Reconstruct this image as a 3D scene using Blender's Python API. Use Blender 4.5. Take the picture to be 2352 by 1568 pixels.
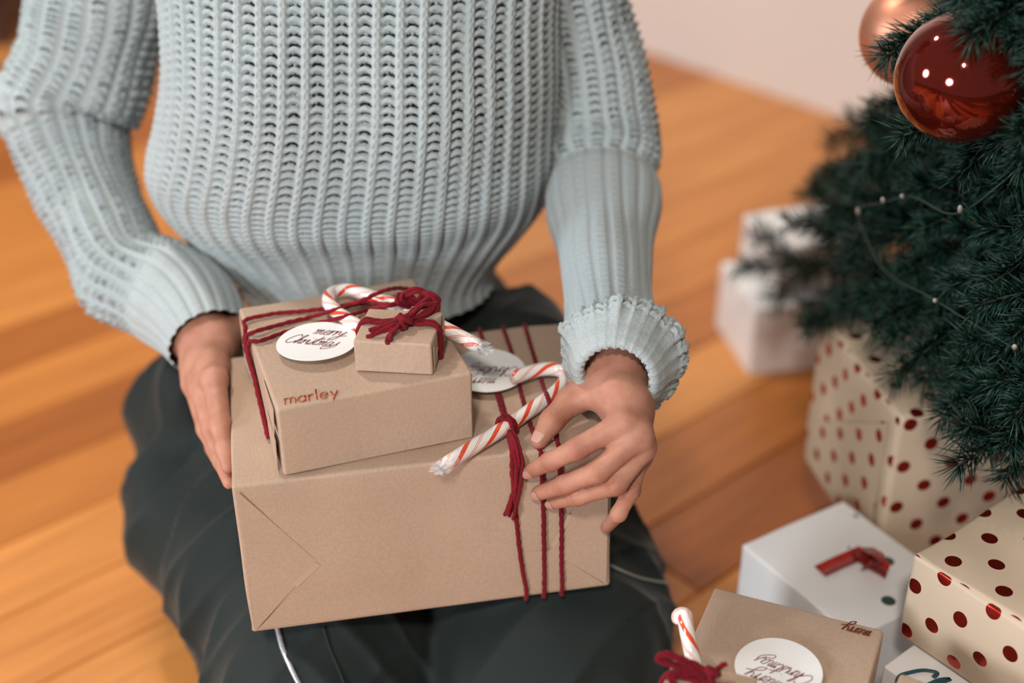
import bpy, bmesh, math, random
import numpy as np
from mathutils import Vector, Matrix, Euler
random.seed(7); rng = np.random.default_rng(7)
for o in list(bpy.data.objects): bpy.data.objects.remove(o)
scn = bpy.context.scene
col = scn.collection

# ------------------------------------------------------------------ camera
PITCH = math.radians(31.0); FPX = 3267.0; CAMZ = 1.05
cam = bpy.data.cameras.new('camera'); cam.lens = 50.0; cam.sensor_width = 36.0; cam.sensor_fit = 'HORIZONTAL'
cam.clip_start = 0.02
cam.dof.use_dof = True; cam.dof.focus_distance = 1.12; cam.dof.aperture_fstop = 1.9
camo = bpy.data.objects.new('camera', cam); col.objects.link(camo)
camo.location = (0, 0, CAMZ); camo.rotation_euler = (math.pi/2 - PITCH, 0, 0)
scn.camera = camo
# ------------------------------------------------------------------ light
w = bpy.data.worlds.new('room_light'); scn.world = w; w.use_nodes = True
w.node_tree.nodes['Background'].inputs[0].default_value = (1.0, 0.91, 0.83, 1)
w.node_tree.nodes['Background'].inputs[1].default_value = 0.25
def area(name, loc, target, size, power, color, sy=None):
    l = bpy.data.lights.new(name, 'AREA'); l.energy = power; l.color = color; l.size = size; l.shape = 'DISK'
    if sy: l.shape = 'RECTANGLE'; l.size_y = sy
    o = bpy.data.objects.new(name, l); col.objects.link(o); o.location = loc
    o.rotation_euler = (Vector(target) - Vector(loc)).to_track_quat('-Z', 'Y').to_euler()
    return o
# the lamps whose reflections show in the glossy bauble: two cool ones at the left and behind the camera, two warm downlights in the ceiling
area('lamp_left_offscreen', (-2.60, 0.61, 1.15), (0.0, 1.0, 0.45), 0.6, 36, (0.84, 0.92, 1.0))
area('lamp_behind_camera_offscreen', (-1.42, -1.34, 1.12), (0.0, 1.0, 0.45), 0.6, 46, (0.88, 0.94, 1.0))
area('ceiling_lamp_front_offscreen', (-0.27, -1.05, 2.50), (-0.2, 0.6, 0.0), 0.25, 44, (1.0, 0.92, 0.83))
area('ceiling_lamp_back_offscreen', (-1.03, 2.07, 2.50), (-1.03, 2.08, 0.0), 0.25, 34, (1.0, 0.89, 0.78))
vs = scn.view_settings
vs.view_transform = 'Standard'; vs.look = 'None'; vs.gamma = 1.0; vs.exposure = -0.05; vs.use_curve_mapping = False

# ------------------------------------------------------------------ helpers
CAM = np.array([0, 0, CAMZ]); FW = np.array([0, math.cos(PITCH), -math.sin(PITCH)])
UP = np.array([0, math.sin(PITCH), math.cos(PITCH)]); RT = np.array([1.0, 0, 0])
def P(u, v, t): return CAM + t*(FW + (u-1176)/FPX*RT + (784-v)/FPX*UP)
def PZ(u, v, z):
    d = FW + (u-1176)/FPX*RT + (784-v)/FPX*UP
    return CAM + d*((z-CAMZ)/d[2])
def unit(v): v = np.asarray(v, float); return v/(np.linalg.norm(v, axis=-1, keepdims=True)+1e-12)
def wmat(o):
    return o.matrix_basis.copy() if o.parent is None else wmat(o.parent) @ o.matrix_parent_inverse @ o.matrix_basis
def attach(o, parent):
    o.parent = parent; o.matrix_parent_inverse = wmat(parent).inverted()
    return o
def meshdata(name, V, F, mat=None, smooth=True, uv=None):
    """V (n,3) array, F (m,k) array or list of lists"""
    me = bpy.data.meshes.new(name)
    V = np.asarray(V, np.float32)
    if isinstance(F, np.ndarray):
        m, k = F.shape
        me.vertices.add(len(V)); me.vertices.foreach_set('co', V.ravel())
        me.loops.add(m*k); me.loops.foreach_set('vertex_index', F.astype(np.int32).ravel())
        me.polygons.add(m)
        me.polygons.foreach_set('loop_start', np.arange(0, m*k, k, dtype=np.int32))
        me.polygons.foreach_set('loop_total', np.full(m, k, np.int32))
        me.update(calc_edges=True)
    else:
        me.from_pydata(V.tolist(), [], F)
    if smooth: me.polygons.foreach_set('use_smooth', np.ones(len(me.polygons), bool))
    if uv is not None:
        l = me.uv_layers.new(name='UVMap')
        vi = np.empty(len(me.loops), np.int32); me.loops.foreach_get('vertex_index', vi)
        l.data.foreach_set('uv', np.asarray(uv, np.float32)[vi].ravel())
    me.validate(); me.update()
    if mat: me.materials.append(mat)
    return me
def obj(name, V, F, mat, parent=None, smooth=True, uv=None):
    o = bpy.data.objects.new(name, meshdata(name, V, F, mat, smooth, uv)); col.objects.link(o)
    if parent is not None: attach(o, parent)
    return o
def tag(o, label=None, cat=None, group=None, kind=None):
    if label: o['label'] = label
    if cat: o['category'] = cat
    if group: o['group'] = group
    if kind: o['kind'] = kind
    return o
def thing(name, loc, label, cat, group=None, rz=0.0, rot=None):
    o = bpy.data.objects.new(name, None); col.objects.link(o); o.empty_display_size = .03
    o.location = tuple(float(x) for x in loc); o.rotation_euler = rot if rot is not None else (0, 0, rz)
    return tag(o, label, cat, group)
def crom(K, n, closed=False):
    """Catmull-Rom resample of key rows K (m,d) to n rows, uniform per key by chord length on first 3 columns"""
    K = np.asarray(K, float); m = len(K)
    d = np.linalg.norm(np.diff(K[:, :3], axis=0), axis=1); s = np.r_[0, np.cumsum(np.maximum(d, 1e-6))]
    q = np.linspace(0, s[-1], n); i = np.clip(np.searchsorted(s, q, 'right')-1, 0, m-2)
    f = ((q-s[i])/(s[i+1]-s[i]))[:, None]
    T = np.gradient(K, s, axis=0) if m > 2 else np.repeat((K[1:]-K[:1])/s[-1], 2, 0)
    h = (s[i+1]-s[i])[:, None]
    a, b, ta, tb = K[i], K[i+1], T[i]*h, T[i+1]*h
    return (2*f**3-3*f**2+1)*a+(f**3-2*f**2+f)*ta+(-2*f**3+3*f**2)*b+(f**3-f**2)*tb
def frames(C, ref=(0, 0, 1)):
    T = unit(np.gradient(C, axis=0)); N = np.zeros_like(C)
    n = np.asarray(ref, float); n = n-T[0]*(n@T[0])
    if np.linalg.norm(n) < 1e-3: n = np.array([1., 0, 0]); n = n-T[0]*(n@T[0])
    n = unit(n)
    for k in range(len(C)):
        n = unit(n-T[k]*(n@T[k])); N[k] = n
    return T, N, np.cross(T, N)
def gridfaces(nv, nu, closed=True):
    a = np.arange(nv*nu).reshape(nv, nu)
    if closed: b = np.roll(a, -1, 1); A, B = a, b
    else: A, B = a[:, :-1], a[:, 1:]
    return np.stack([A[:-1], B[:-1], B[1:], A[1:]], -1).reshape(-1, 4)
def tube(C, R, ns=10, caps=True, ref=(0, 0, 1), flat=1.0):
    C = np.asarray(C, float); n = len(C); R = np.broadcast_to(np.asarray(R, float), (n,))
    T, N, B = frames(C, ref); th = np.linspace(0, 2*np.pi, ns, endpoint=False)
    V = C[:, None]+R[:, None, None]*(np.cos(th)[None, :, None]*B[:, None]+flat*np.sin(th)[None, :, None]*N[:, None])
    V = V.reshape(-1, 3); F = gridfaces(n, ns)
    F = F.tolist()
    if caps: F.append(list(range(ns))[::-1]); F.append(list(range((n-1)*ns, n*ns)))
    return V, F
def join(parts):
    Vs, Fs, off = [], [], 0
    for V, F in parts:
        Vs.append(np.asarray(V)); Fs += [[i+off for i in f] for f in F]; off += len(V)
    return np.concatenate(Vs), Fs
class Noise3:
    def __init__(s, seed, n=14, scale=1.0):
        r = np.random.default_rng(seed); s.k = r.normal(size=(n, 3))*scale; s.p = r.uniform(0, 6.28, n)
    def __call__(s, V): return np.sin(V @ s.k.T + s.p).sum(-1)/math.sqrt(len(s.p)/2.0)

# ---- SDF bodies: smooth unions of tapered capsules, meshed by surface nets
class SDF:
    def __init__(s, lo, hi, h):
        s.h = h; s.lo = np.array(lo, float); s.n = np.ceil((np.array(hi)-s.lo)/h).astype(int)+1
        s.f = np.full(s.n, 1.0, np.float32)
    def _win(s, lo, hi):
        a = np.clip(np.floor((lo-s.lo)/s.h).astype(int), 0, s.n); b = np.clip(np.ceil((hi-s.lo)/s.h).astype(int)+1, 0, s.n)
        return a, b
    def _grid(s, a, b):
        return [((np.arange(a[i], b[i])*s.h+s.lo[i]).astype(np.float32)).reshape([-1 if j == i else 1 for j in range(3)]) for i in range(3)]
    def _mix(s, a, b, d, k):
        w = s.f[a[0]:b[0], a[1]:b[1], a[2]:b[2]]
        if k > 0:
            hh = np.maximum(k-np.abs(w-d), 0)/k; w[...] = np.minimum(w, d)-hh*hh*k*0.25
        elif k < 0:                                     # smooth subtraction
            k = -k; hh = np.maximum(k-np.abs(w+d), 0)/k; w[...] = np.maximum(w, -d)+hh*hh*k*0.25
        else: w[...] = np.minimum(w, d)
    def cone(s, p, q, r1, r2, k=0.006):
        p = np.asarray(p, float); q = np.asarray(q, float); R = max(r1, r2)+abs(k)+3*s.h
        a, b = s._win(np.minimum(p, q)-R, np.maximum(p, q)+R)
        if (b <= a).any(): return
        X, Y, Z = s._grid(a, b); d = q-p; L2 = d@d+1e-12
        h = np.clip(((X-p[0])*d[0]+(Y-p[1])*d[1]+(Z-p[2])*d[2])/L2, 0, 1)
        D = np.sqrt((X-p[0]-h*d[0])**2+(Y-p[1]-h*d[1])**2+(Z-p[2]-h*d[2])**2)-(r1+(r2-r1)*h)
        s._mix(a, b, D.astype(np.float32), k)
    def chain(s, pts, rs, k=0.006):
        for i in range(len(pts)-1): s.cone(pts[i], pts[i+1], rs[i], rs[i+1], k)
    def ell(s, c, r, k=0.006, M=None):
        c = np.asarray(c, float); r = np.asarray(r, float); R = r.max()+abs(k)+3*s.h
        a, b = s._win(c-R, c+R)
        if (b <= a).any(): return
        X, Y, Z = s._grid(a, b); X = X-c[0]; Y = Y-c[1]; Z = Z-c[2]
        if M is not None:
            M = np.asarray(M); X, Y, Z = [M[i, 0]*X+M[i, 1]*Y+M[i, 2]*Z for i in range(3)]
        k0 = np.sqrt((X/r[0])**2+(Y/r[1])**2+(Z/r[2])**2)
        k1 = np.sqrt((X/r[0]**2)**2+(Y/r[1]**2)**2+(Z/r[2]**2)**2)+1e-9
        s._mix(a, b, (k0*(k0-1)/k1).astype(np.float32), k)
    def mesh(s, smooth=1):
        f = s.f; ins = f < 0; n = s.n
        acc = np.zeros((n[0]-1, n[1]-1, n[2]-1), np.int8)
        for i in (0, 1):
            for j in (0, 1):
                for k in (0, 1): acc += ins[i:n[0]-1+i, j:n[1]-1+j, k:n[2]-1+k]
        cells = np.argwhere((acc > 0) & (acc < 8)); idx = np.full(acc.shape, -1, np.int64); idx[tuple(cells.T)] = np.arange(len(cells))
        S = np.zeros((len(cells), 3)); W = np.zeros(len(cells))
        cor = [(i, j, k) for i in (0, 1) for j in (0, 1) for k in (0, 1)]
        val = {c: f[cells[:, 0]+c[0], cells[:, 1]+c[1], cells[:, 2]+c[2]] for c in cor}
        for c in cor:
            for ax in range(3):
                if c[ax] == 0:
                    d = list(c); d[ax] = 1; d = tuple(d); a, b = val[c], val[d]; m = (a < 0) != (b < 0)
                    t = np.where(m, a/np.where(a == b, 1, a-b), 0); p = np.array(c, float)[None].repeat(len(cells), 0); p[:, ax] += t
                    S[m] += p[m]; W[m] += 1
        V = s.lo+s.h*(cells+S/W[:, None])
        Fs = []
        for ax in range(3):
            o1, o2 = [(1, 2), (2, 0), (0, 1)][ax]
            sl0 = [slice(None)]*3; sl1 = [slice(None)]*3; sl0[ax] = slice(0, n[ax]-1); sl1[ax] = slice(1, n[ax])
            A, B = ins[tuple(sl0)], ins[tuple(sl1)]
            E = np.argwhere(A != B)
            E = E[(E[:, o1] > 0) & (E[:, o2] > 0) & (E[:, o1] < n[o1]-1) & (E[:, o2] < n[o2]-1)]
            fl = A[tuple(E.T)]
            def at(d1, d2):
                q = E.copy(); q[:, o1] += d1; q[:, o2] += d2; return idx[tuple(q.T)]
            Q = np.stack([at(-1, -1), at(0, -1), at(0, 0), at(-1, 0)], 1)
            Q = np.where(fl[:, None], Q, Q[:, ::-1]); Fs.append(Q)
        Fq = np.concatenate(Fs)
        for _ in range(smooth):
            A = np.zeros_like(V); cnt = np.zeros(len(V))
            for a, b in ((0, 1), (1, 2), (2, 3), (3, 0)):
                np.add.at(A, Fq[:, a], V[Fq[:, b]]); np.add.at(cnt, Fq[:, a], 1)
                np.add.at(A, Fq[:, b], V[Fq[:, a]]); np.add.at(cnt, Fq[:, b], 1)
            V = V*0.5+0.5*A/np.maximum(cnt, 1)[:, None]
        return V, Fq

# ---- materials
def newmat(name):
    m = bpy.data.materials.new(name); m.use_nodes = True; nt = m.node_tree; b = nt.nodes['Principled BSDF']
    return m, nt, b
def node(nt, typ, **kw):
    n = nt.nodes.new(typ)
    for k, v in kw.items():
        if k.startswith('i_'):
            key = k[2:]; key = int(key) if key.isdigit() else key.replace('_', ' ')
            n.inputs[key].default_value = v
        else: setattr(n, k, v)
    return n
def ramp(nt, fac, stops):
    r = nt.nodes.new('ShaderNodeValToRGB'); e = r.color_ramp.elements
    while len(e) < len(stops): e.new(0.5)
    for x, (p, c) in zip(e, stops): x.position = p; x.color = (*c, 1) if len(c) == 3 else c
    nt.links.new(fac, r.inputs[0]); return r
def bump(nt, b, h, strength=.3, dist=.001):
    n = node(nt, 'ShaderNodeBump', i_Strength=strength, i_Distance=dist); nt.links.new(h, n.inputs['Height']); nt.links.new(n.outputs[0], b.inputs['Normal']); return n
def plain(name, c, rough=.6, metal=0., spec=.5, noise=None, nscale=40, bumpd=0, **kw):
    m, nt, b = newmat(name); b.inputs['Base Color'].default_value = (*c, 1); b.inputs['Roughness'].default_value = rough
    b.inputs['Metallic'].default_value = metal; b.inputs['Specular IOR Level'].default_value = spec
    for k, v in kw.items(): b.inputs[k.replace('_', ' ')].default_value = v
    if noise or bumpd:
        tc = node(nt, 'ShaderNodeTexCoord'); nz = node(nt, 'ShaderNodeTexNoise', i_Scale=nscale, i_Detail=4.0); nt.links.new(tc.outputs['Object'], nz.inputs['Vector'])
        if noise:
            r = ramp(nt, nz.outputs[0], [(.3, tuple(x*(1-noise) for x in c)), (.7, tuple(min(1, x*(1+noise)) for x in c))]); nt.links.new(r.outputs[0], b.inputs['Base Color'])
        if bumpd: bump(nt, b, nz.outputs[0], .5, bumpd)
    return m
def mat_kraft():
    m, nt, b = newmat('kraft_paper'); tc = node(nt, 'ShaderNodeTexCoord')
    big = node(nt, 'ShaderNodeTexNoise', i_Scale=9.0, i_Detail=3.0); fine = node(nt, 'ShaderNodeTexNoise', i_Scale=420.0, i_Detail=3.0)
    mp = node(nt, 'ShaderNodeMapping'); mp.inputs['Scale'].default_value = (120, 16, 40)
    fib = node(nt, 'ShaderNodeTexNoise', i_Scale=6.0, i_Detail=2.0)
    nt.links.new(tc.outputs['Object'], big.inputs['Vector']); nt.links.new(tc.outputs['Object'], fine.inputs['Vector'])
    nt.links.new(tc.outputs['Object'], mp.inputs['Vector']); nt.links.new(mp.outputs[0], fib.inputs['Vector'])
    a = ramp(nt, big.outputs[0], [(.3, (.43, .302, .220)), (.7, (.475, .338, .250))])
    f = ramp(nt, fine.outputs[0], [(.35, (.94, .935, .93)), (.65, (1.03, 1.03, 1.02))])
    mx = node(nt, 'ShaderNodeMixRGB', blend_type='MULTIPLY'); mx.inputs[0].default_value = 1.0
    nt.links.new(a.outputs[0], mx.inputs[1]); nt.links.new(f.outputs[0], mx.inputs[2]); nt.links.new(mx.outputs[0], b.inputs['Base Color'])
    b.inputs['Roughness'].default_value = .62; b.inputs['Specular IOR Level'].default_value = .32
    cr = node(nt, 'ShaderNodeTexVoronoi', feature='DISTANCE_TO_EDGE', i_Scale=11.0); nt.links.new(tc.outputs['Object'], cr.inputs['Vector'])
    ad = node(nt, 'ShaderNodeMath', operation='MULTIPLY_ADD'); nt.links.new(big.outputs[0], ad.inputs[0]); ad.inputs[1].default_value = 5.0
    nt.links.new(fib.outputs[0], ad.inputs[2])
    cl = node(nt, 'ShaderNodeMath', operation='MINIMUM'); nt.links.new(cr.outputs['Distance'], cl.inputs[0]); cl.inputs[1].default_value = .05
    mk = node(nt, 'ShaderNodeTexNoise', i_Scale=5.0, i_Detail=1.0); nt.links.new(tc.outputs['Object'], mk.inputs['Vector'])
    rm = ramp(nt, mk.outputs[0], [(.48, (0, 0, 0)), (.62, (1, 1, 1))])
    mu = node(nt, 'ShaderNodeMath', operation='MULTIPLY'); nt.links.new(cl.outputs[0], mu.inputs[0]); nt.links.new(rm.outputs[0], mu.inputs[1])
    a2 = node(nt, 'ShaderNodeMath', operation='MULTIPLY_ADD'); nt.links.new(mu.outputs[0], a2.inputs[0]); a2.inputs[1].default_value = 16.0; nt.links.new(ad.outputs[0], a2.inputs[2])
    bump(nt, b, a2.outputs[0], .13, .0014)
    return m
KRAFT = mat_kraft()
def mat_knit(name, c1, c2):
    m, nt, b = newmat(name); tc = node(nt, 'ShaderNodeTexCoord')
    n1 = node(nt, 'ShaderNodeTexNoise', i_Scale=650.0, i_Detail=4.0); n2 = node(nt, 'ShaderNodeTexNoise', i_Scale=14.0, i_Detail=2.0)
    nt.links.new(tc.outputs['Object'], n1.inputs['Vector']); nt.links.new(tc.outputs['Object'], n2.inputs['Vector'])
    r = ramp(nt, n2.outputs[0], [(.3, c1), (.7, c2)]); f = ramp(nt, n1.outputs[0], [(.3, (.86,)*3), (.7, (1.08,)*3)])
    mx = node(nt, 'ShaderNodeMixRGB', blend_type='MULTIPLY'); mx.inputs[0].default_value = 1.0
    nt.links.new(r.outputs[0], mx.inputs[1]); nt.links.new(f.outputs[0], mx.inputs[2]); nt.links.new(mx.outputs[0], b.inputs['Base Color'])
    b.inputs['Roughness'].default_value = .95; b.inputs['Specular IOR Level'].default_value = .1
    b.inputs['Sheen Weight'].default_value = .25 if name[0] == 'b' else .06; b.inputs['Sheen Roughness'].default_value = .5
    bump(nt, b, n1.outputs[0], .6, .0008)
    return m
KNIT = mat_knit('blue_knit_wool', (.385, .435, .443), (.415, .46, .464))
YARN = mat_knit('red_wool_yarn', (.155, .007, .014), (.21, .011, .019))
def mat_skin():
    m, nt, b = newmat('skin'); tc = node(nt, 'ShaderNodeTexCoord')
    n = node(nt, 'ShaderNodeTexNoise', i_Scale=55.0, i_Detail=3.0); v = node(nt, 'ShaderNodeTexVoronoi', i_Scale=900.0)
    for q in (n, v): nt.links.new(tc.outputs['Object'], q.inputs['Vector'])
    r = ramp(nt, n.outputs[0], [(.25, (.37, .155, .100)), (.75, (.52, .255, .175))]); nt.links.new(r.outputs[0], b.inputs['Base Color'])
    b.inputs['Roughness'].default_value = .52; b.inputs['Specular IOR Level'].default_value = .32
    b.inputs['Subsurface Weight'].default_value = .25; b.inputs['Subsurface Radius'].default_value = (1, .35, .2); b.inputs['Subsurface Scale'].default_value = .004
    bump(nt, b, v.outputs[0], .12, .0003)
    return m
SKIN = mat_skin()
NAIL = plain('nail', (.48, .255, .20), .48, spec=.6)
WHITEPAPER = plain('white_card', (.80, .80, .79), .55, noise=.02, nscale=60)
INK = plain('red_foil_ink', (.22, .012, .022), .3, metal=.3)
FOIL = plain('copper_foil', (.62, .10, .025), .25, metal=.75)
def mat_cloth():
    m, nt, b = newmat('dark_nylon'); tc = node(nt, 'ShaderNodeTexCoord')
    n1 = node(nt, 'ShaderNodeTexNoise', i_Scale=900.0, i_Detail=2.0); n2 = node(nt, 'ShaderNodeTexNoise', i_Scale=7.0, i_Detail=3.0, i_Distortion=.6)
    for q in (n1, n2): nt.links.new(tc.outputs['Object'], q.inputs['Vector'])
    r = ramp(nt, n2.outputs[0], [(.3, (.011, .0165, .0155)), (.7, (.019, .026, .024))]); nt.links.new(r.outputs[0], b.inputs['Base Color'])
    b.inputs['Roughness'].default_value = .72; b.inputs['Specular IOR Level'].default_value = .22
    b.inputs['Sheen Weight'].default_value = .12; b.inputs['Sheen Roughness'].default_value = .4
    ad = node(nt, 'ShaderNodeMath', operation='MULTIPLY_ADD'); nt.links.new(n2.outputs[0], ad.inputs[0]); ad.inputs[1].default_value = 14.0; nt.links.new(n1.outputs[0], ad.inputs[2])
    bump(nt, b, ad.outputs[0], .5, .0006)
    return m
NYLON = mat_cloth()

# ================================================================== the room
def mat_wood():
    m, nt, b = newmat('floor_board_wood'); tc = node(nt, 'ShaderNodeTexCoord'); oi = node(nt, 'ShaderNodeObjectInfo')
    mp = node(nt, 'ShaderNodeMapping'); mp.inputs['Scale'].default_value = (2.2, 26, 26)
    off = node(nt, 'ShaderNodeMath', operation='MULTIPLY'); nt.links.new(oi.outputs['Random'], off.inputs[0]); off.inputs[1].default_value = 37.0
    nt.links.new(tc.outputs['Object'], mp.inputs['Vector']); nt.links.new(off.outputs[0], mp.inputs['Location'])
    n = node(nt, 'ShaderNodeTexNoise', i_Scale=1.6, i_Detail=5.0, i_Distortion=.9); nt.links.new(mp.outputs[0], n.inputs['Vector'])
    tone = ramp(nt, oi.outputs['Random'], [(0, (.35, .105, .022)), (.28, (.51, .178, .038)), (.55, (.66, .255, .060)), (.8, (.76, .335, .092)), (1, (.60, .215, .050))])
    g = ramp(nt, n.outputs[0], [(.3, (.80, .74, .68)), (.7, (1.08, 1.08, 1.08))])
    mx = node(nt, 'ShaderNodeMixRGB', blend_type='MULTIPLY'); mx.inputs[0].default_value = 1.0
    nt.links.new(tone.outputs[0], mx.inputs[1]); nt.links.new(g.outputs[0], mx.inputs[2]); nt.links.new(mx.outputs[0], b.inputs['Base Color'])
    b.inputs['Roughness'].default_value = .36; b.inputs['Specular IOR Level'].default_value = .45
    bump(nt, b, n.outputs[0], .08, .001)
    return m
WOOD = mat_wood()
FANG = math.radians(41.5)
def slab(lx, ly, lz, bev=.0015):
    bm = bmesh.new(); bmesh.ops.create_cube(bm, size=1.0)
    bmesh.ops.scale(bm, vec=(lx, ly, lz), verts=bm.verts)
    bmesh.ops.bevel(bm, geom=[e for e in bm.edges], offset=bev, segments=1, affect='EDGES')
    V = np.array([v.co[:] for v in bm.verts]); F = [[v.index for v in f.verts] for f in bm.faces]; bm.free(); return V, F
# subfloor under the boards
V, F = slab(9, 9, .06); V[:, 2] -= .052; V += (0, 2.5, 0)
floor = obj('floor', V, F, plain('subfloor', (.05, .02, .008), .9), smooth=False); tag(floor, kind='structure')
PW = .118
plank_me = {}
for L in (1.2, 1.5, 1.8, 2.1):
    V, F = slab(L-.002, PW-.0022, .022); V[:, 2] -= .011
    plank_me[L] = meshdata('plank', V, F, WOOD, smooth=False)
ca, sa = math.cos(FANG), math.sin(FANG)
WALL_A, WALL_B = PZ(1450, 108, 0), PZ(1990, 288, 0)
wd = unit((WALL_B-WALL_A)[:2]); wn = np.array([-wd[1], wd[0]])      # wall direction, normal pointing away from the camera side
if wn[1] < 0: wn = -wn
for r in range(-16, 42):
    # board centre line at distance r*PW along the normal (-sa,ca)
    x = -2.6+random.uniform(0, 1.4)
    while x < 6.0:
        L = random.choice(list(plank_me)); c = np.array([ca*(x+L/2)-sa*r*PW, sa*(x+L/2)+ca*r*PW])
        inb = (abs(c[0]) < 2.9) and (-.2 < c[1] < 5.6)
        if inb and (c-WALL_A[:2]) @ wn < 1.1:
            o = bpy.data.objects.new('plank', plank_me[L]); col.objects.link(o); o.location = (c[0], c[1], 0); o.rotation_euler = (0, 0, FANG)
            attach(o, floor)
        x += L
# wall
def quadbox(p0, p1, th, z0, z1, nrm):
    p0, p1 = np.array(p0[:2]), np.array(p1[:2]); n = np.array(nrm)*th
    b = [p0, p1, p1+n, p0+n]; V = [[*q, z0] for q in b]+[[*q, z1] for q in b]
    return np.array(V), [[3, 2, 1, 0], [4, 5, 6, 7], [0, 1, 5, 4], [1, 2, 6, 5], [2, 3, 7, 6], [3, 0, 4, 7]]
WALLM = plain('painted_wall', (.86, .80, .765), .8, noise=.015, nscale=3)
p0 = WALL_A[:2]-wd*2.6; p1 = WALL_A[:2]+wd*3.2
V, F = quadbox(p0, p1, .1, -.02, 2.6, wn)
wall = obj('wall_back', V, F, WALLM, smooth=False); tag(wall, kind='structure')
# dark cabinet far behind, its corner only
CABM = plain('dark_walnut', (.045, .014, .007), .4, noise=.25, nscale=9)
cpos = PZ(60, 130, 0)+np.array([-.42, .28, 0])
cab = thing('cabinet', (cpos[0], cpos[1], 0), 'dark brown wooden cabinet standing on the floorboards behind the person', 'cabinet', rz=math.radians(-6))
def cpart(name, sx, sy, sz, x, y, z, parent, bev=.004):
    V, F = slab(sx, sy, sz, bev); V += (x, y, z); o = bpy.data.objects.new(name, meshdata(name, V, F, CABM, False)); col.objects.link(o); o.parent = parent; return o
cpart('body', .8, .4, .78, 0, 0, .45, cab)
cpart('top', .84, .44, .03, 0, 0, .856, cab)
for sx in (-1, 1):
    d = cpart('door', .385, .02, .7, sx*.198, -.211, .45, cab); cpart('knob', .02, .025, .02, sx*.03, -.232, .5, d)
    for sy in (-1, 1): cpart('leg', .05, .05, .06, sx*.36, sy*.16, .03, cab)

# ================================================================== gift stack frame (shared by gifts and hands)
BW, BD, BH = .300, .1993, .1462
MB = Matrix.Translation((-.2121, .8703, .2499)) @ Euler((-.0229, -.0139, .1785), 'XYZ').to_matrix().to_4x4()
RB = np.array(MB.to_3x3()); TB = np.array(MB.translation)
def bigw(p): return (RB @ np.atleast_2d(p).T).T+TB            # big-gift local -> world
def bigl(p): return (RB.T @ (np.atleast_2d(p)-TB).T).T        # world -> big-gift local
FN = -RB[:, 1]; TN = RB[:, 2]                                 # normals of its front and top
def hit(u, v, n, p0, lift=0.0):
    d = FW+(u-1176)/FPX*RT+(784-v)/FPX*UP; p0 = np.asarray(p0)+np.asarray(n)*lift
    return CAM+d*(((p0-CAM) @ n)/(d @ n))
def onfront(u, v, lift=0.): return hit(u, v, FN, TB, lift)
def ontop(u, v, lift=0.): return hit(u, v, TN, TB+TN*BH, lift)

# ================================================================== the person
KN = Noise3(5, 18, 9.0)
def hash2(a, b):
    x = np.sin(a*127.1+b*311.7)*43758.5453; return x-np.floor(x)
def knit(c, r, rib):
    """relief of a half-fisherman rib; c rib coordinate, r row coordinate, rib 0..1 = plain tight ribbing. Returns height and a hole measure"""
    fc = c-np.floor(c); ic = np.floor(c); x = fc-.20; x = np.where(x > .5, x-1, x)
    ridge = np.sqrt(np.clip(1-(x/.19)**2, 0, 1))                             # knit column
    groove = np.exp(-(x/.035)**2)*(.5+.5*np.cos(2*np.pi*(r+.2)))
    strand = .22*np.cos(2*np.pi*(r+.5*np.abs(x)/.19))*ridge
    y = np.abs(fc-.70); y = np.minimum(y, 1-y); yy = np.clip(y/.33, 0, 1)
    tro = 1-yy**3
    jit = .16*(hash2(ic, np.floor(r/3))-.5)
    rr = r-.42*(1-yy**2)+jit; ir = np.floor(rr+.5); dr = rr-ir
    rnd = hash2(ic+.37, ir+np.where(dr > 0, .5, -.5))
    bar = np.sqrt(np.clip(1-(dr/.34)**2, 0, 1))
    mid = np.exp(-((fc-.70-.10*(rnd-.5))/.030)**2)*(rnd > .30)
    gap = np.clip((np.abs(dr)-.24)/.16, 0, 1)
    hole = gap*np.clip(1.25-(yy/.92)**6*1.25, 0, 1)*(1-.8*mid)*(.66+.50*rnd)
    h = ridge*(1.0-.75*groove)+strand+tro*(.50*bar-1.15*gap*(1-.6*mid))
    h = h*(1-rib)+rib*(.75*ridge*(1-.3*groove)-.30*tro+.30*strand+.10*np.cos(2*np.pi*r)*tro)
    return h, hole*(1-rib)
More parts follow.
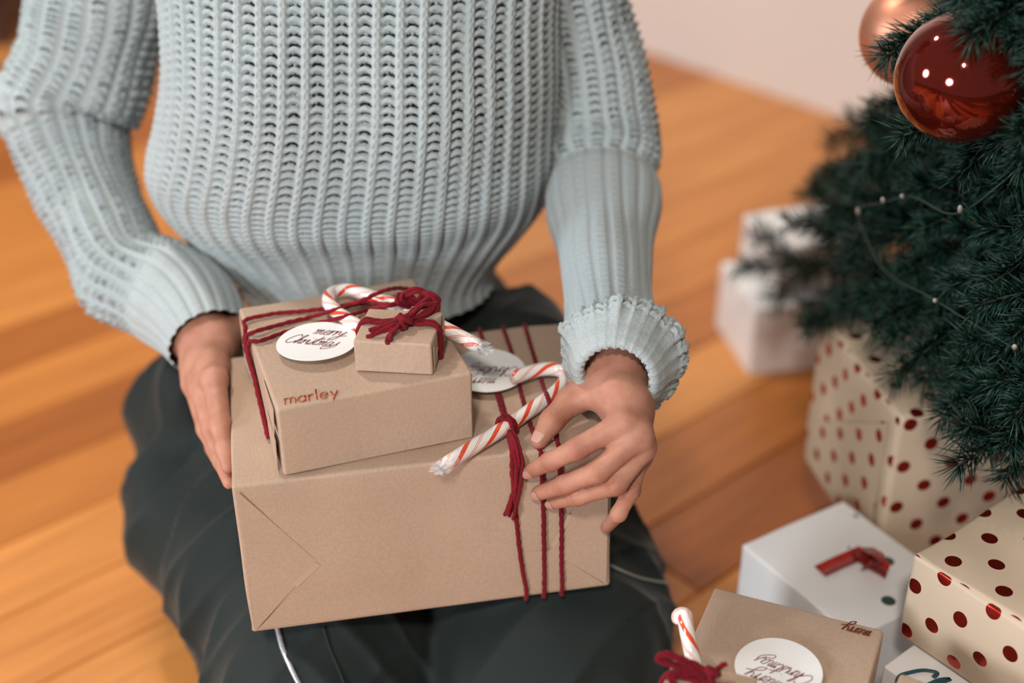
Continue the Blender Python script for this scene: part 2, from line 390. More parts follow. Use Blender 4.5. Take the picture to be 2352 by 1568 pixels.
def knitmesh(name, Pg, Cg, Rg, ribg, amp, parent, holes=.8, closed=True, mat=None):
    """Pg (nv,nu,3) base surface, Cg/Rg stitch coordinates, displaced along its normal"""
    nv, nu, _ = Pg.shape
    du = (np.roll(Pg, -1, 1)-np.roll(Pg, 1, 1)); dv = np.gradient(Pg, axis=0); N = unit(np.cross(du, dv))
    h, hole = knit(Cg, Rg, ribg)
    fz = .07*np.sin(Cg*61.7+Rg*23.1)*np.sin(Rg*47.0-Cg*17.3)
    A = amp if np.isscalar(amp) else amp[..., None]*0+amp[..., None]
    V = Pg+N*(((h+fz)*(1-.45*ribg))[..., None]*A)
    F = gridfaces(nv, nu, closed)
    hv = hole.ravel(); keep = hv[F].mean(1) < holes
    o = obj(name, V.reshape(-1, 3), F[keep], mat or KNIT, parent)
    # loose wool fibres standing off the stitches
    rg = np.random.default_rng(nv); m = int(nv*nu*.055); ii = rg.integers(0, nv*nu, m); ii = ii[(h.ravel()[ii] > .35)]; a = V.reshape(-1, 3)[ii]; n_ = N.reshape(-1, 3)[ii]
    m = len(ii); d = unit(unit(rg.normal(size=(m, 3)))+n_*.55); L = rg.uniform(.001, .0034, m)[:, None]; w1 = unit(np.cross(d, n_+.01))*.00004; w2 = np.cross(d, w1)
    mid = a+d*L*.5+n_*.0006; b = a+d*L+unit(rg.normal(size=(m, 3)))*.0012
    VV = np.stack([a+w1, a-w1, mid+w2, mid-w2, b], 1).reshape(-1, 3); k = np.arange(m)[:, None]*5
    FF = np.concatenate([k+[0, 1, 2], k+[1, 0, 3], k+[0, 2, 3], k+[1, 3, 2], k+[2, 4, 3]])
    f_ = obj('wool_fibres', VV, FF, mat or KNIT, o if parent is person else parent); tag(f_, kind='stuff')
    return o

ORG = np.array([-.14, 1.24, 0])
# ---- body: one skin surface (torso, neck, head, arms, hands)
def bodysdf():
    s = SDF((-.62, .75, .12), (.32, 1.52, 1.20), .0065)
    s.ell((-.14, 1.31, .30), (.12, .09, .12), .03); s.ell((-.14, 1.31, .50), (.12, .085, .16), .04); s.ell((-.14, 1.32, .68), (.14, .085, .11), .04)
    s.cone((-.26, 1.34, .722), (-.02, 1.335, .722), .042, .042, .03)
    s.cone((-.14, 1.335, .76), (-.14, 1.315, .88), .055, .05, .03)                      # neck
    s.ell((-.14, 1.30, .985), (.072, .090, .105), .02); s.ell((-.14, 1.262, .945), (.052, .055, .062), .03)   # skull, jaw
    s.cone((-.14, 1.205, .975), (-.14, 1.192, .950), .009, .014, .012)                  # nose
    for sx in (-1, 1):
        s.ell((-.14+sx*.031, 1.222, .985), (.017, .010, .010), -.008); s.ell((-.14+sx*.031, 1.226, .985), (.012, .012, .012), .002)
        s.ell((-.14+sx*.074, 1.31, .972), (.008, .018, .030), .006)
        s.cone((-.14+sx*.018, 1.215, .918), (-.14, 1.209, .919), .005, .007, .008)      # mouth
    s.chain([(-.28, 1.342, .722), P(262, -170, 1.375), P(228, 30, 1.395), P(165, 215, 1.416), P(160, 300, 1.42), P(214, 460, 1.405), P(300, 630, 1.365), P(395, 728, 1.325), P(478, 795, 1.285)], [.04, .04, .04, .038, .035, .034, .032, .027, .025], .01)
    s.chain([(-.01, 1.332, .725), P(1290, -190, 1.30), P(1318, -60, 1.322), P(1362, 160, 1.345), P(1380, 340, 1.35), P(1380, 440, 1.325), P(1386, 570, 1.28), P(1396, 710, 1.215), P(1404, 800, 1.16)], [.04, .04, .038, .036, .034, .034, .032, .028, .025], .01)
    return s.mesh(1)
def hand(J, rad, wrist, arm, palm_extra, lo, hi, h=.0015, k=.006, arm_r=.0295):
    """J: dict finger -> joints (MCP..TIP) in world space"""
    s = SDF(lo, hi, h)
    s.cone(arm, wrist, arm_r, arm_r*.93, .004)
    for f in ('index', 'middle', 'ring', 'pinky'):
        m = J[f][0]; s.cone(wrist, m, .0165, rad[f][0]*1.03, .013)
    for a, b in (('index', 'middle'), ('middle', 'ring'), ('ring', 'pinky')):
        p = J[a][0]*.97+wrist*.03; q = J[b][0]*.97+wrist*.03
        s.cone(p, q, rad[a][0]*.82, rad[b][0]*.82, .006)
        s.cone(J[a][0]*.6+wrist*.4, J[b][0]*.6+wrist*.4, .0125, .0125, .012)
    for (p, q, r1, r2, kk) in palm_extra: s.cone(p, q, r1, r2, kk)
    base = s.f.copy()
    out = base
    for f in J:                                            # each finger blended only to the palm, so that fingers stay apart
        s.f = base.copy(); pts = J[f]; r = rad[f]
        t = SDF(lo, hi, h)
        for i in range(len(pts)-1):
            t.cone(pts[i], pts[i+1], r[i], r[i+1], .004)
        hh = np.maximum(k-np.abs(base-t.f), 0)/k
        cand = np.minimum(base, t.f)-hh*hh*k*.25; k2 = .0018; h2 = np.maximum(k2-np.abs(out-cand), 0)/k2*np.clip((base-np.minimum(out, cand))/.003, 0, 1)
        out = np.minimum(out, cand)-h2*h2*k2*.25
    s.f = out
    return s.mesh(2)
# left hand of the person: on the big gift's front right corner
RJ = dict(
 index=[P(1430, 972, 1.086), P(1328, 1029, 1.086), P(1262, 1061, 1.098), onfront(1216, 1083, .0068)],
 middle=[P(1467, 1000, 1.087), P(1374, 1083, 1.082), P(1296, 1113, 1.100), onfront(1236, 1133, .0068)],
 ring=[P(1476, 1028, 1.098), P(1416, 1113, 1.088), P(1328, 1140, 1.106), onfront(1269, 1154, .0066)],
 pinky=[P(1466, 1050, 1.116), P(1449, 1128, 1.104), P(1421, 1180, 1.112), onfront(1392, 1212, .0062)],
 thumb=[P(1352, 893, 1.142), P(1310, 922, 1.135), P(1268, 966, 1.122), ontop(1239, 1010, .0085)])
RR = dict(index=[.0098, .0084, .0072, .0058], middle=[.0100, .0086, .0074, .0060], ring=[.0094, .0080, .0070, .0057], pinky=[.0084, .0070, .0061, .0050],
          thumb=[.0135, .0112, .0096, .0072])
wr = P(1416, 818, 1.150); ar = P(1410, 740, 1.20)
px = [(P(1392, 855, 1.145), RJ['thumb'][0], .0165, .0135, .012), (P(1412, 905, 1.112), RJ['thumb'][1], .010, .0075, .012),
      (P(1400, 880, 1.13), P(1440, 1000, 1.11), .014, .012, .012), (P(1432, 900, 1.135), P(1465, 1040, 1.125), .015, .011, .012)]
def bounds(J, extra):
    A = np.concatenate([np.array(v) for v in J.values()]+[np.array(extra)]); return A.min(0)-.035, A.max(0)+.035
lo, hi = bounds(RJ, [wr, ar])
RV, RF = hand(RJ, RR, wr, ar, px, lo, hi)
# right hand of the person: along the big gift's left side
LJ = dict(
 index=[P(492, 872, 1.205), P(506, 975, 1.165), P(517, 1032, 1.150), P(523, 1074, 1.142)],
 middle=[P(462, 885, 1.222), P(487, 990, 1.190), P(507, 1056, 1.172), P(525, 1110, 1.162)],
 ring=[P(446, 882, 1.25), P(474, 985, 1.22), P(500, 1045, 1.205), P(520, 1085, 1.195)],
 pinky=[P(444, 870, 1.275), P(468, 965, 1.255), P(490, 1030, 1.24), P(508, 1070, 1.23)],
 thumb=[P(500, 775, 1.275), P(520, 765, 1.285), P(545, 750, 1.295), P(575, 742, 1.30)])
LR = dict(index=[.0105, .0088, .0070, .0050], middle=[.0105, .0088, .0070, .0048], ring=[.0098, .0083, .0068, .005], pinky=[.009, .0075, .0066, .0055],
          thumb=[.0135, .0115, .0098, .0078])
lw = P(480, 790, 1.285); la = P(420, 720, 1.325)
lx = [(lw, LJ['thumb'][0], .017, .0135, .012), (P(470, 840, 1.25), P(505, 800, 1.265), .012, .010, .012)]
lo, hi = bounds(LJ, [lw, la])
LV, LF = hand(LJ, LR, lw, la, lx, lo, hi, h=.0018)
def press_out(V, skin=.0003):
    q = bigl(V); d = np.stack([q[:, 0], BW-q[:, 0], q[:, 1], BD-q[:, 1], BH-q[:, 2]], 1); m = (d > skin).all(1) & (q[:, 2] > .004)
    k = d.argmin(1)
    for f, (ax, val) in enumerate(((0, skin), (0, BW-skin), (1, skin), (1, BD-skin), (2, BH-skin))):
        w_ = m & (k == f); q[w_, ax] = val
    V = V.copy(); V[m] = bigw(q[m]); return V
RV = press_out(RV); LV = press_out(LV)
BV, BF = bodysdf()
Vb = np.concatenate([BV, RV, LV]); Fb = np.concatenate([BF, RF+len(BV), LF+len(BV)+len(RV)])
def knuckles():
    nt = SKIN.node_tree; b = nt.nodes['Principled BSDF']; tc = node(nt, 'ShaderNodeTexCoord'); col_in = b.inputs['Base Color'].links[0].from_socket
    old = b.inputs['Normal'].links[0].from_node; h0 = old.inputs['Height'].links[0].from_socket
    H = None; Mk = None
    def m_(op, a, c=None, d=None):
        n = node(nt, 'ShaderNodeMath', operation=op)
        for i, x in enumerate((a, c, d)):
            if x is None: continue
            if isinstance(x, (int, float)): n.inputs[i].default_value = x
            else: nt.links.new(x, n.inputs[i])
        return n.outputs[0]
    for f, j, rad in (('index', 1, .0095), ('middle', 1, .0095), ('ring', 1, .009), ('pinky', 1, .008), ('thumb', 2, .0105), ('index', 2, .0065), ('middle', 2, .0065), ('ring', 2, .006)):
        p = RJ[f][j]-ORG; ax = unit(RJ[f][j+1]-RJ[f][j-1])
        d = node(nt, 'ShaderNodeVectorMath', operation='DISTANCE'); nt.links.new(tc.outputs['Object'], d.inputs[0]); d.inputs[1].default_value = tuple(p)
        dt = node(nt, 'ShaderNodeVectorMath', operation='DOT_PRODUCT'); nt.links.new(tc.outputs['Object'], dt.inputs[0]); dt.inputs[1].default_value = tuple(ax)
        loc = m_('SUBTRACT', dt.outputs['Value'], float(p @ ax))
        fall = m_('POWER', 2.718, m_('MULTIPLY', m_('MULTIPLY', loc, loc), -1/(2*(rad*.34)**2)))
        near = m_('LESS_THAN', d.outputs['Value'], rad*1.7); mask = m_('MULTIPLY', fall, near)
        wv = m_('MULTIPLY', m_('SINE', m_('MULTIPLY', loc, 2*math.pi/.0021)), mask)
        H = wv if H is None else m_('ADD', H, wv); Mk = mask if Mk is None else m_('MAXIMUM', Mk, mask)
    nz = node(nt, 'ShaderNodeTexNoise', i_Scale=420.0, i_Detail=2.0); nt.links.new(tc.outputs['Object'], nz.inputs['Vector'])
    hh = m_('MULTIPLY_ADD', m_('MULTIPLY', H, nz.outputs[0]), 1.6, h0); nt.links.new(hh, old.inputs['Height']); old.inputs['Strength'].default_value = .30; old.inputs['Distance'].default_value = .00045
    mx = node(nt, 'ShaderNodeMixRGB', blend_type='MULTIPLY'); nt.links.new(m_('MULTIPLY', Mk, .55), mx.inputs[0]); nt.links.new(col_in, mx.inputs[1]); mx.inputs[2].default_value = (.78, .62, .58, 1); nt.links.new(mx.outputs[0], b.inputs['Base Color'])
knuckles()
person = bpy.data.objects.new('person', meshdata('person', Vb-ORG, Fb, SKIN)); col.objects.link(person); person.location = ORG
tag(person, 'person kneeling in a pale blue knit sweater and dark trousers, holding stacked brown gifts', 'person')
# nails
def nail(tip, dip, r, dorsal, length=.0105, width=.0088, push=.0):
    ax = unit(tip-dip); dz = unit(dorsal-ax*(dorsal @ ax)); sx = np.cross(ax, dz); n, m = 9, 9
    V = []; 
    for i in range(n):
        a = i/(n-1)
        for j in range(m):
            b = j/(m-1)*2-1; wloc = width/2*(1-.55*abs(2*a-1)**4.0)
            ang = b*wloc/r*1.0
            rr = r*1.03-.0016*max(0, a-.55)
            V.append(tip+ax*(length*(a-.60)+push)+rr*(math.sin(ang)*sx+math.cos(ang)*dz))
    return obj('fingernail', np.array(V), gridfaces(n, m, False)[:, ::1], NAIL, person)
camdir = unit(CAM-RJ['index'][3])
for f, dv, L, W_ in (('index', camdir+np.array([.1, 0, -.25]), .0105, .0088), ('middle', camdir+np.array([0, 0, -.2]), .0105, .0088),
                 ('ring', camdir+np.array([0, 0, -.2]), .0100, .0080), ('thumb', camdir*.7+np.array([-.35, 0, .6]), .0118, .0098), ('pinky', camdir*.4+np.array([.7, 0, .3]), .009, .007)):
    nail(RJ[f][3], RJ[f][2], RR[f][3]*1.03, dv, L, W_)
# hair
hs = SDF((-.27, 1.14, .86), (-.01, 1.48, 1.2), .006)
hs.ell((-.14, 1.315, 1.0), (.083, .094, .105), .02); hs.ell((-.14, 1.40, 1.03), (.05, .045, .045), .02); hs.ell((-.14, 1.205, .945), (.066, .07, .085), -.015)
HV, HF = hs.mesh(1); obj('hair', HV, HF, plain('dark_hair', (.02, .012, .009), .5, noise=.3, nscale=90), person)

# ---- sweater
sweater_rings = np.array([  # z, xc, half width, front y, back y
 (.366, -.146, .128, 1.160, 1.40), (.380, -.147, .129, 1.158, 1.405), (.398, -.152, .146, 1.152, 1.415), (.415, -.153, .163, 1.145, 1.42), (.437, -.154, .182, 1.133, 1.43),
 (.462, -.155, .192, 1.120, 1.43), (.490, -.154, .195, 1.111, 1.43), (.54, -.146, .188, 1.108, 1.425), (.59, -.139, .182, 1.116, 1.42), (.64, -.138, .180, 1.138, 1.42),
 (.70, -.138, .182, 1.178, 1.43), (.745, -.138, .172, 1.212, 1.43), (.785, -.138, .135, 1.243, 1.42), (.808, -.138, .09, 1.268, 1.40), (.818, -.138, .072, 1.275, 1.39)])
def torso():
    NR = 54; NU = NR*16; NV = 580
    K = np.stack([sweater_rings[:, 1], np.zeros(len(sweater_rings)), sweater_rings[:, 0], sweater_rings[:, 2], sweater_rings[:, 3], sweater_rings[:, 4]], 1)
    G = crom(K, NV); xc, z, a, yf, yb = [G[:, i][:, None] for i in (0, 2, 3, 4, 5)]
    tq = np.linspace(0, 2*np.pi, 4001); ex = 2/2.5
    xq_ = .19*np.sign(np.cos(tq))*np.abs(np.cos(tq))**ex; yq_ = .15*np.sign(np.sin(tq))*np.abs(np.sin(tq))**ex
    aq = np.r_[0, np.cumsum(np.hypot(np.diff(xq_), np.diff(yq_)))]; uq = np.arange(NU)/NU
    th = np.interp(uq*aq[-1], aq, tq)[None]
    c, s_ = np.cos(th), np.sin(th)
    sc = np.sign(c)*np.abs(c)**ex; ss = np.sign(s_)*np.abs(s_)**ex
    yc = yb-.13
    Y = np.where(ss > 0, yc-(yc-yf)*ss, yc+(yb-yc)*(-ss)); X = xc+a*sc
    # rounder front: bust fullness and slack folds
    Z = np.repeat(z, NU, 1)
    bust = np.exp(-((Z-.60)/.07)**2)*np.exp(-((np.abs(X-xc)-.075)/.055)**2)*(ss > 0)*.012
    fold = .0035*np.sin(th*3+Z*46+1.0)*np.exp(-((Z-.47)/.05)**2)
    Y = Y-bust-fold*(ss > 0)
    Z0 = Z; Z = Z+np.clip(ss, -.3, 1)*(.020*np.exp(-((Z-.44)/.05)**2)+.002)
    Pg = np.stack([X, Y, Z], -1)
    L = np.r_[0, np.cumsum(np.hypot(np.diff(G[:, 2]), np.diff(G[:, 4])))]
    Rg = np.repeat((L/.0082)[:, None], NU, 1); Cg = np.repeat(uq[None]*NR, NV, 0)
    rib = 1/(1+np.exp((Z0-.438-.004*np.sin(th*9))/.006))
    # hem ribbing is finer
    return Pg, Cg, Rg, rib
Pg, Cg, Rg, rib = torso()
sweater = knitmesh('sweater', Pg[:, ::-1], Cg[:, ::-1], Rg, rib[:, ::-1], .0039, person, holes=.66)
V, F = tube(np.array([(xc, (yf+yb)/2+.01, z) for z, xc, a, yf, yb in sweater_rings[1:12]]), 1.0, 40, False)
q = sweater_rings[1:12]; tt = np.linspace(0, 2*np.pi, 40, endpoint=False)
V = np.array([[(xc+(a-.03)*math.cos(x), (yf+yb)/2+.012+((yb-yf)/2-.03)*math.sin(x), z) for x in tt] for z, xc, a, yf, yb in q]).reshape(-1, 3)
obj('added_hole_backing', V, F, plain('hole_backing_grey', (.16, .18, .18), .9), person)  # unseen layer added inside the sweater so the stitch holes look dark
tag(sweater, 'pale blue chunky rib-knit wool sweater')
def arm(keys, nr, parent, name, seed, ribfrom=None, rowp=.0082, amp=.0030, foldamp=.004, ends=(0, 0), start=()):
    K = np.array(list(start)+[[*P(u, v, t), d/2*t/FPX] for u, v, t, d in keys]); L = np.linalg.norm(np.diff(K[:, :3], axis=0), axis=1).sum()
    NV = int(L/rowp*8); NU = nr*13
    G = crom(K, NV); C, R = G[:, :3], G[:, 3]
    Cs = C.copy()
    for _ in range(150): Cs[1:-1] = Cs[1:-1]*.5+.25*(Cs[:-2]+Cs[2:])
    T, N, B = frames(Cs, (0, -1, .2)); th = np.linspace(0, 2*np.pi, NU, endpoint=False)
    nz = Noise3(seed, 12, 22.0)
    D = np.cos(th)[None, :, None]*B[:, None]+np.sin(th)[None, :, None]*N[:, None]
    base = C[:, None]+R[:, None, None]*D
    sl = np.linspace(0, L, NV)
    w_ = 1-ends[1]*np.clip((sl-L+.09)/.03, 0, 1)
    base = base+D*(nz(base*np.array([1, 1, 1.6]))*foldamp*w_[:, None])[..., None]
    Rg = np.repeat((sl/rowp)[:, None], NU, 1); Cg = np.repeat((th/(2*np.pi)*nr)[None], NV, 0)
    rib = np.zeros_like(Rg) if ribfrom is None else 1/(1+np.exp(-(np.repeat(sl[:, None], NU, 1)-(L-ribfrom))/.004))
    return knitmesh(name, base, Cg, -Rg, rib, amp, parent, holes=.80)
arm([(262, -170, 1.375, 320), (240, -60, 1.385, 335), (228, 50, 1.40, 335), (198, 150, 1.41, 325), (166, 222, 1.418, 330), (152, 264, 1.42, 322), (158, 294, 1.42, 272), (168, 330, 1.42, 266),
     (186, 390, 1.415, 240), (214, 460, 1.405, 228), (252, 545, 1.39, 226), (300, 630, 1.365, 226), (345, 655, 1.352, 240), (392, 680, 1.338, 246), (430, 708, 1.325, 238), (458, 742, 1.308, 220), (482, 788, 1.288, 192)],
    20, sweater, 'sleeve', 3, ribfrom=.085, ends=(0, 1), start=[(-.20, 1.335, .725, .07), (-.29, 1.345, .722, .072)])
rs = arm([(1290, -190, 1.30, 280), (1318, -60, 1.32, 250), (1345, 60, 1.335, 220), (1364, 160, 1.345, 222), (1373, 250, 1.35, 232), (1380, 318, 1.352, 250), (1381, 362, 1.348, 254), (1379, 402, 1.341, 222), (1379, 442, 1.326, 238),
     (1381, 500, 1.305, 246), (1386, 570, 1.28, 230), (1390, 640, 1.25, 214), (1396, 710, 1.215, 200), (1404, 780, 1.170, 178)],
    18, sweater, 'sleeve', 9, ribfrom=.225, foldamp=.0035, start=[(-.08, 1.335, .725, .068), (-.01, 1.33, .728, .066)])
# turned-back cuff of the right-hand sleeve
def rolled_cuff():
    c0, c1 = P(1444, 765, 1.190), P(1414, 868, 1.113)
    ax = unit(c1-c0); n = unit(np.cross(ax, [1., 0, 0])); b = np.cross(ax, n)
    prof = [(-.004, .0262), (.003, .0272), (.0035, .0305), (-.006, .0368), (-.018, .0405), (-.030, .0455), (-.040, .0495), (-.046, .0505), (-.0495, .0480), (-.048, .0445), (-.042, .041), (-.034, .038)]
    K = np.array([[s_, r, 0.0] for s_, r in prof]); G = crom(K, 150); NR = 27; NU = NR*13
    th = np.linspace(0, 2*np.pi, NU, endpoint=False); D = np.cos(th)[:, None]*n+np.sin(th)[:, None]*b
    L = np.r_[0, np.cumsum(np.hypot(np.diff(G[:, 0]), np.diff(G[:, 1])))]
    v = np.linspace(0, 1, 150)
    frill = np.exp(-((v-.68)/.22)**2)[:, None]*(.0012*np.sin(th*11+.7)+.0016*np.sin(th*5+2)+.0010*np.sin(th*17))[None]
    shift = np.exp(-((v-.68)/.25)**2)[:, None]*(.004*np.sin(th*2+1.2)+.003*np.sin(th*3+.2)+.0016*np.sin(th*22))[None]
    Pg = c1+(G[:, 0][:, None]+shift)[..., None]*ax+(G[:, 1][:, None]+frill)[..., None]*D
    wl = np.clip(D @ unit(-RT*.75-UP*.65), 0, 1)**2; Pg = Pg-ax*(.016*wl[None]*np.clip((.5-v)/.5, 0, 1)[:, None])[..., None]
    Rg = np.repeat((L/.0075)[:, None], NU, 1); Cg = np.repeat((th/(2*np.pi)*NR)[None], 150, 0)
    rib = np.repeat((np.clip((.62-v)/.08, 0, 1)*np.clip((v-.10)/.04, 0, 1))[:, None], NU, 1)
    knitmesh('cuff', Pg[::-1], Cg[::-1], Rg[::-1], rib[::-1], (np.clip(.0008+.0022*((v-.42)/.2), .0008, .0032)*np.clip(.35+v/.2, .35, 1))[::-1, None]*np.ones((1, NU)), sweater, holes=.8)
rolled_cuff()

# ---- trousers
def trousers():
    s = SDF((-.50, .72, .0), (.24, 1.52, .46), .0045)
    s.ell((-.14, 1.33, .24), (.155, .12, .14), .03)
    s.chain([(-.245, 1.24, .15), (-.220, 1.08, .145), (-.170, .95, .135), (-.145, .90, .11)], [.125, .108, .094, .082], .03)      # thigh
    s.chain([(-.18, .90, .075), (-.25, 1.13, .075), (-.25, 1.36, .065)], [.07, .08, .06], .03)                               # lower leg
    s.chain([(-.02, 1.24, .15), (.012, 1.08, .145), (.035, .95, .140), (.035, .90, .115)], [.125, .110, .096, .084], .03)
    s.chain([(.045, .90, .08), (.055, 1.12, .075), (.0, 1.36, .065)], [.08, .085, .06], .03)
    s.ell((-.14, 1.32, .34), (.112, .095, .10), .03); s.ell((-.005, 1.245, .275), (.075, .08, .085), .03); s.ell((-.335, 1.225, .24), (.035, .05, .07), .02)
    s.ell((-.355, 1.265, .19), (.055, .065, .075), .03)
    s.ell((-.335, 1.19, .135), (.07, .10, .09), .03)                      # slack cloth at the hips
    s.ell((.07, 1.02, .13), (.075, .11, .10), .04)
    V, F = s.mesh(3)
    c = np.array([-.07, 1.1, .1]); Nn = unit(V-np.array([0, 1, 0])*0-c)
    n1 = Noise3(21, 10, 1.0)
    # creases run across the thighs and fan out at the knees
    q = V.copy(); w_ = np.sin(q[:, 1]*52+q[:, 0]*18+2.2*np.sin(q[:, 0]*17+q[:, 2]*9)); w2 = np.sin(q[:, 1]*31-q[:, 0]*38+q[:, 2]*22+1.5*np.sin(q[:, 1]*12))
    d = .0065*(1-np.abs(w_))**1.6+.0060*(1-np.abs(w2))**2.2-.004+.003*n1(V*26)
    V = V+Nn*d[:, None]; V[:, 2] = np.maximum(V[:, 2], .003)
    q = bigl(V); e = np.minimum(np.minimum(q[:, 0], BW-q[:, 0]), np.minimum(q[:, 1], BD-q[:, 1])); soft = np.clip((e+.02)/.02, 0, 1)   # the gift presses into the cloth
    lim = -.0012+.022*(1-soft)**2; m = (e > -.02) & (q[:, 2] > lim) & (q[:, 2] < .09); q[m, 2] = lim[m]; V[m] = bigw(q[m])
    return V, F
TV, TF = trousers()
pants = obj('trousers', TV, TF, NYLON, person); tag(pants, 'dark grey-green nylon trousers with white zips')

# ================================================================== wrapped gifts
def rbox(W, D, H, r=.0022, cell=.012, amp=.0004, seed=1, merge=True, uv=False, bulge=0.0):
    dims = np.array([W, D, H]); Vs, Fs, Us, off = [], [], [], 0
    def ticks(L):
        n = max(3, int(L/cell)); return np.r_[0, r*.4, r*.75, np.linspace(r, L-r, n), L-r*.75, L-r*.4, L]
    for ax in range(3):
        a, b = (ax+1) % 3, (ax+2) % 3
        for side in (0, 1):
            A, B = np.meshgrid(ticks(dims[a]), ticks(dims[b]), indexing='ij'); Q = np.zeros(A.shape+(3,)); Q[..., a] = A; Q[..., b] = B; Q[..., ax] = side*dims[ax]
            n0, n1 = A.shape; F = gridfaces(n0, n1, False)
            if side == 0: F = F[:, ::-1]
            Us.append(np.stack([A.ravel()+ax*.37+side*.11, B.ravel()+side*.053], 1)); Vs.append(Q.reshape(-1, 3)); Fs.append(F+off); off += n0*n1
    V = np.concatenate(Vs); F = np.concatenate(Fs); U = np.concatenate(Us)
    if merge:
        key, inv = np.unique(np.round(V*1e6).astype(np.int64), axis=0, return_inverse=True); inv = inv.ravel()
        first = np.zeros(len(key), int); first[inv] = np.arange(len(V)); V = V[first]; U = U[first]; F = inv[F]
    inner = np.clip(V, r, dims-r); n = unit(V-inner); out = inner+r*n
    nz = Noise3(seed, 12, 38.0); out = out+n*(nz(V)*amp*np.where(n[:, 2] < -.5, .15, 1.0))[:, None]
    if bulge:
        c = (V/dims-.5)*2; f = np.ones(len(V))
        e = (1-np.clip(np.abs(c), 0, 1)**2); s_ = np.sort(e, 1); out = out+n*(bulge*s_[:, 1]*s_[:, 2]*(np.abs(n[:, 2]) < .7))[:, None]
    return out, F, U
def gift(name, M, dims, label, group=None, mat=None, uv=False, seed=1, amp=.0004, r=.0022, bulge=.0):
    """Empty at the middle of the gift's base; geometry given in its corner frame M"""
    W, D, H = dims; base = M @ Matrix.Translation((W/2, D/2, 0))
    t = bpy.data.objects.new(name, None); col.objects.link(t); t.matrix_basis = base; t.empty_display_size = .03
    tag(t, label, 'gift', group)
    V, F, U = rbox(W, D, H, r=r, amp=amp, seed=seed, merge=not uv, bulge=bulge)
    V = V-np.array([W/2, D/2, 0])
    o = bpy.data.objects.new('wrapping_paper', meshdata('wrapping_paper', V, F, mat or KRAFT, uv=U if uv else None)); col.objects.link(o); o.parent = t
    return t
def plate(name, pts, n, th, mat, parent, lift=.0004):
    """thin polygon plate of world points, standing proud along n"""
    p = np.array(pts); n = np.asarray(n); k = len(p); V = np.concatenate([p+n*lift, p+n*(lift+th)])
    F = [list(range(k))[::-1], list(range(k, 2*k))]+[[i, (i+1) % k, k+(i+1) % k, k+i] for i in range(k)]
    e1 = unit(p[1]-p[0]); e2 = np.cross(n, e1)
    return obj(name, V, F, mat, parent, smooth=False, uv=np.stack([(V-p[0]) @ e1, (V-p[0]) @ e2], 1))
def yarnmesh(C, r=.0018, seed=0, step=.0011, twist=.0085, ends=True):
    C = np.asarray(C, float); L = np.linalg.norm(np.diff(C, axis=0), axis=1).sum(); n = max(6, int(L/step))
    G = crom(C, n); rg = np.random.default_rng(seed); j = rg.normal(size=(n, 3))*.00011; j[1:-1] = (j[:-2]+j[1:-1]+j[2:])/2; G = G+j
    T, N, B = frames(G, (.3, .2, 1)); s_ = np.linspace(0, L, n); ns = 10; th = np.linspace(0, 2*np.pi, ns, endpoint=False)
    ph = 2*np.pi*s_/twist/2+seed
    rr = r*(.78+.28*np.abs(np.cos(th[None]-ph[:, None])))*(1+.05*rg.normal(size=(n, ns)))
    V = G[:, None]+rr[..., None]*(np.cos(th)[None, :, None]*B[:, None]+np.sin(th)[None, :, None]*N[:, None])
    F = gridfaces(n, ns).tolist()
    if ends: F += [list(range(ns))[::-1], list(range((n-1)*ns, n*ns))]
    return V.reshape(-1, 3), F
def fuzz(C, r, seed, dens=900):
    """short stray wool fibres around a yarn path"""
    C = np.asarray(C, float); L = np.linalg.norm(np.diff(C, axis=0), axis=1).sum(); n = max(8, int(L*dens)); G = crom(C, n)
    rg = np.random.default_rng(seed+99); T = unit(np.gradient(G, axis=0)); D = unit(rg.normal(size=(n, 3))); D = unit(D-T*(D*T).sum(1)[:, None]); E = unit(D*.9+T*rg.normal(size=(n, 1))*.9)
    a = G+D*r*.8; b = a+E*(rg.uniform(.0006, .0022, n)[:, None]); w = np.cross(E, T); w = unit(w)*.00006
    w2 = unit(np.cross(E, w))*.00006
    V = np.stack([a+w, a-w*.5+w2, a-w*.5-w2, b], 1).reshape(-1, 3); k = np.arange(n)[:, None]*4
    F = np.concatenate([k+[0, 1, 3], k+[1, 2, 3], k+[2, 0, 3]]); return V, F.tolist()
def yarn(name, C, parent, r=.0018, seed=0, hair=True, mat=None):
    parts = [yarnmesh(C, r, seed)]
    if hair: parts.append(fuzz(C, r, seed))
    V, F = join(parts); return obj(name, V, F, mat or YARN, parent)
def bundle(name, C, parent, n=4, spread=.0025, r=.0017, seed=0, fray=0.0):
    rg = np.random.default_rng(seed); parts = []; C = np.asarray(C, float)
    for i in range(n):
        a = 2*np.pi*i/n+rg.uniform(0, 1); off = spread*np.array([math.cos(a), .5*math.sin(a), .8*math.sin(a)])
        D = C+off*(.5+rg.uniform(.2, .8, (len(C), 1)))+rg.normal(size=C.shape)*spread*.25
        if fray: D[-1] += rg.normal(size=3)*fray
        parts += [yarnmesh(D, r, seed*7+i), fuzz(D, r, seed*7+i, 700)]
    V, F = join(parts); return obj(name, V, F, YARN, parent)

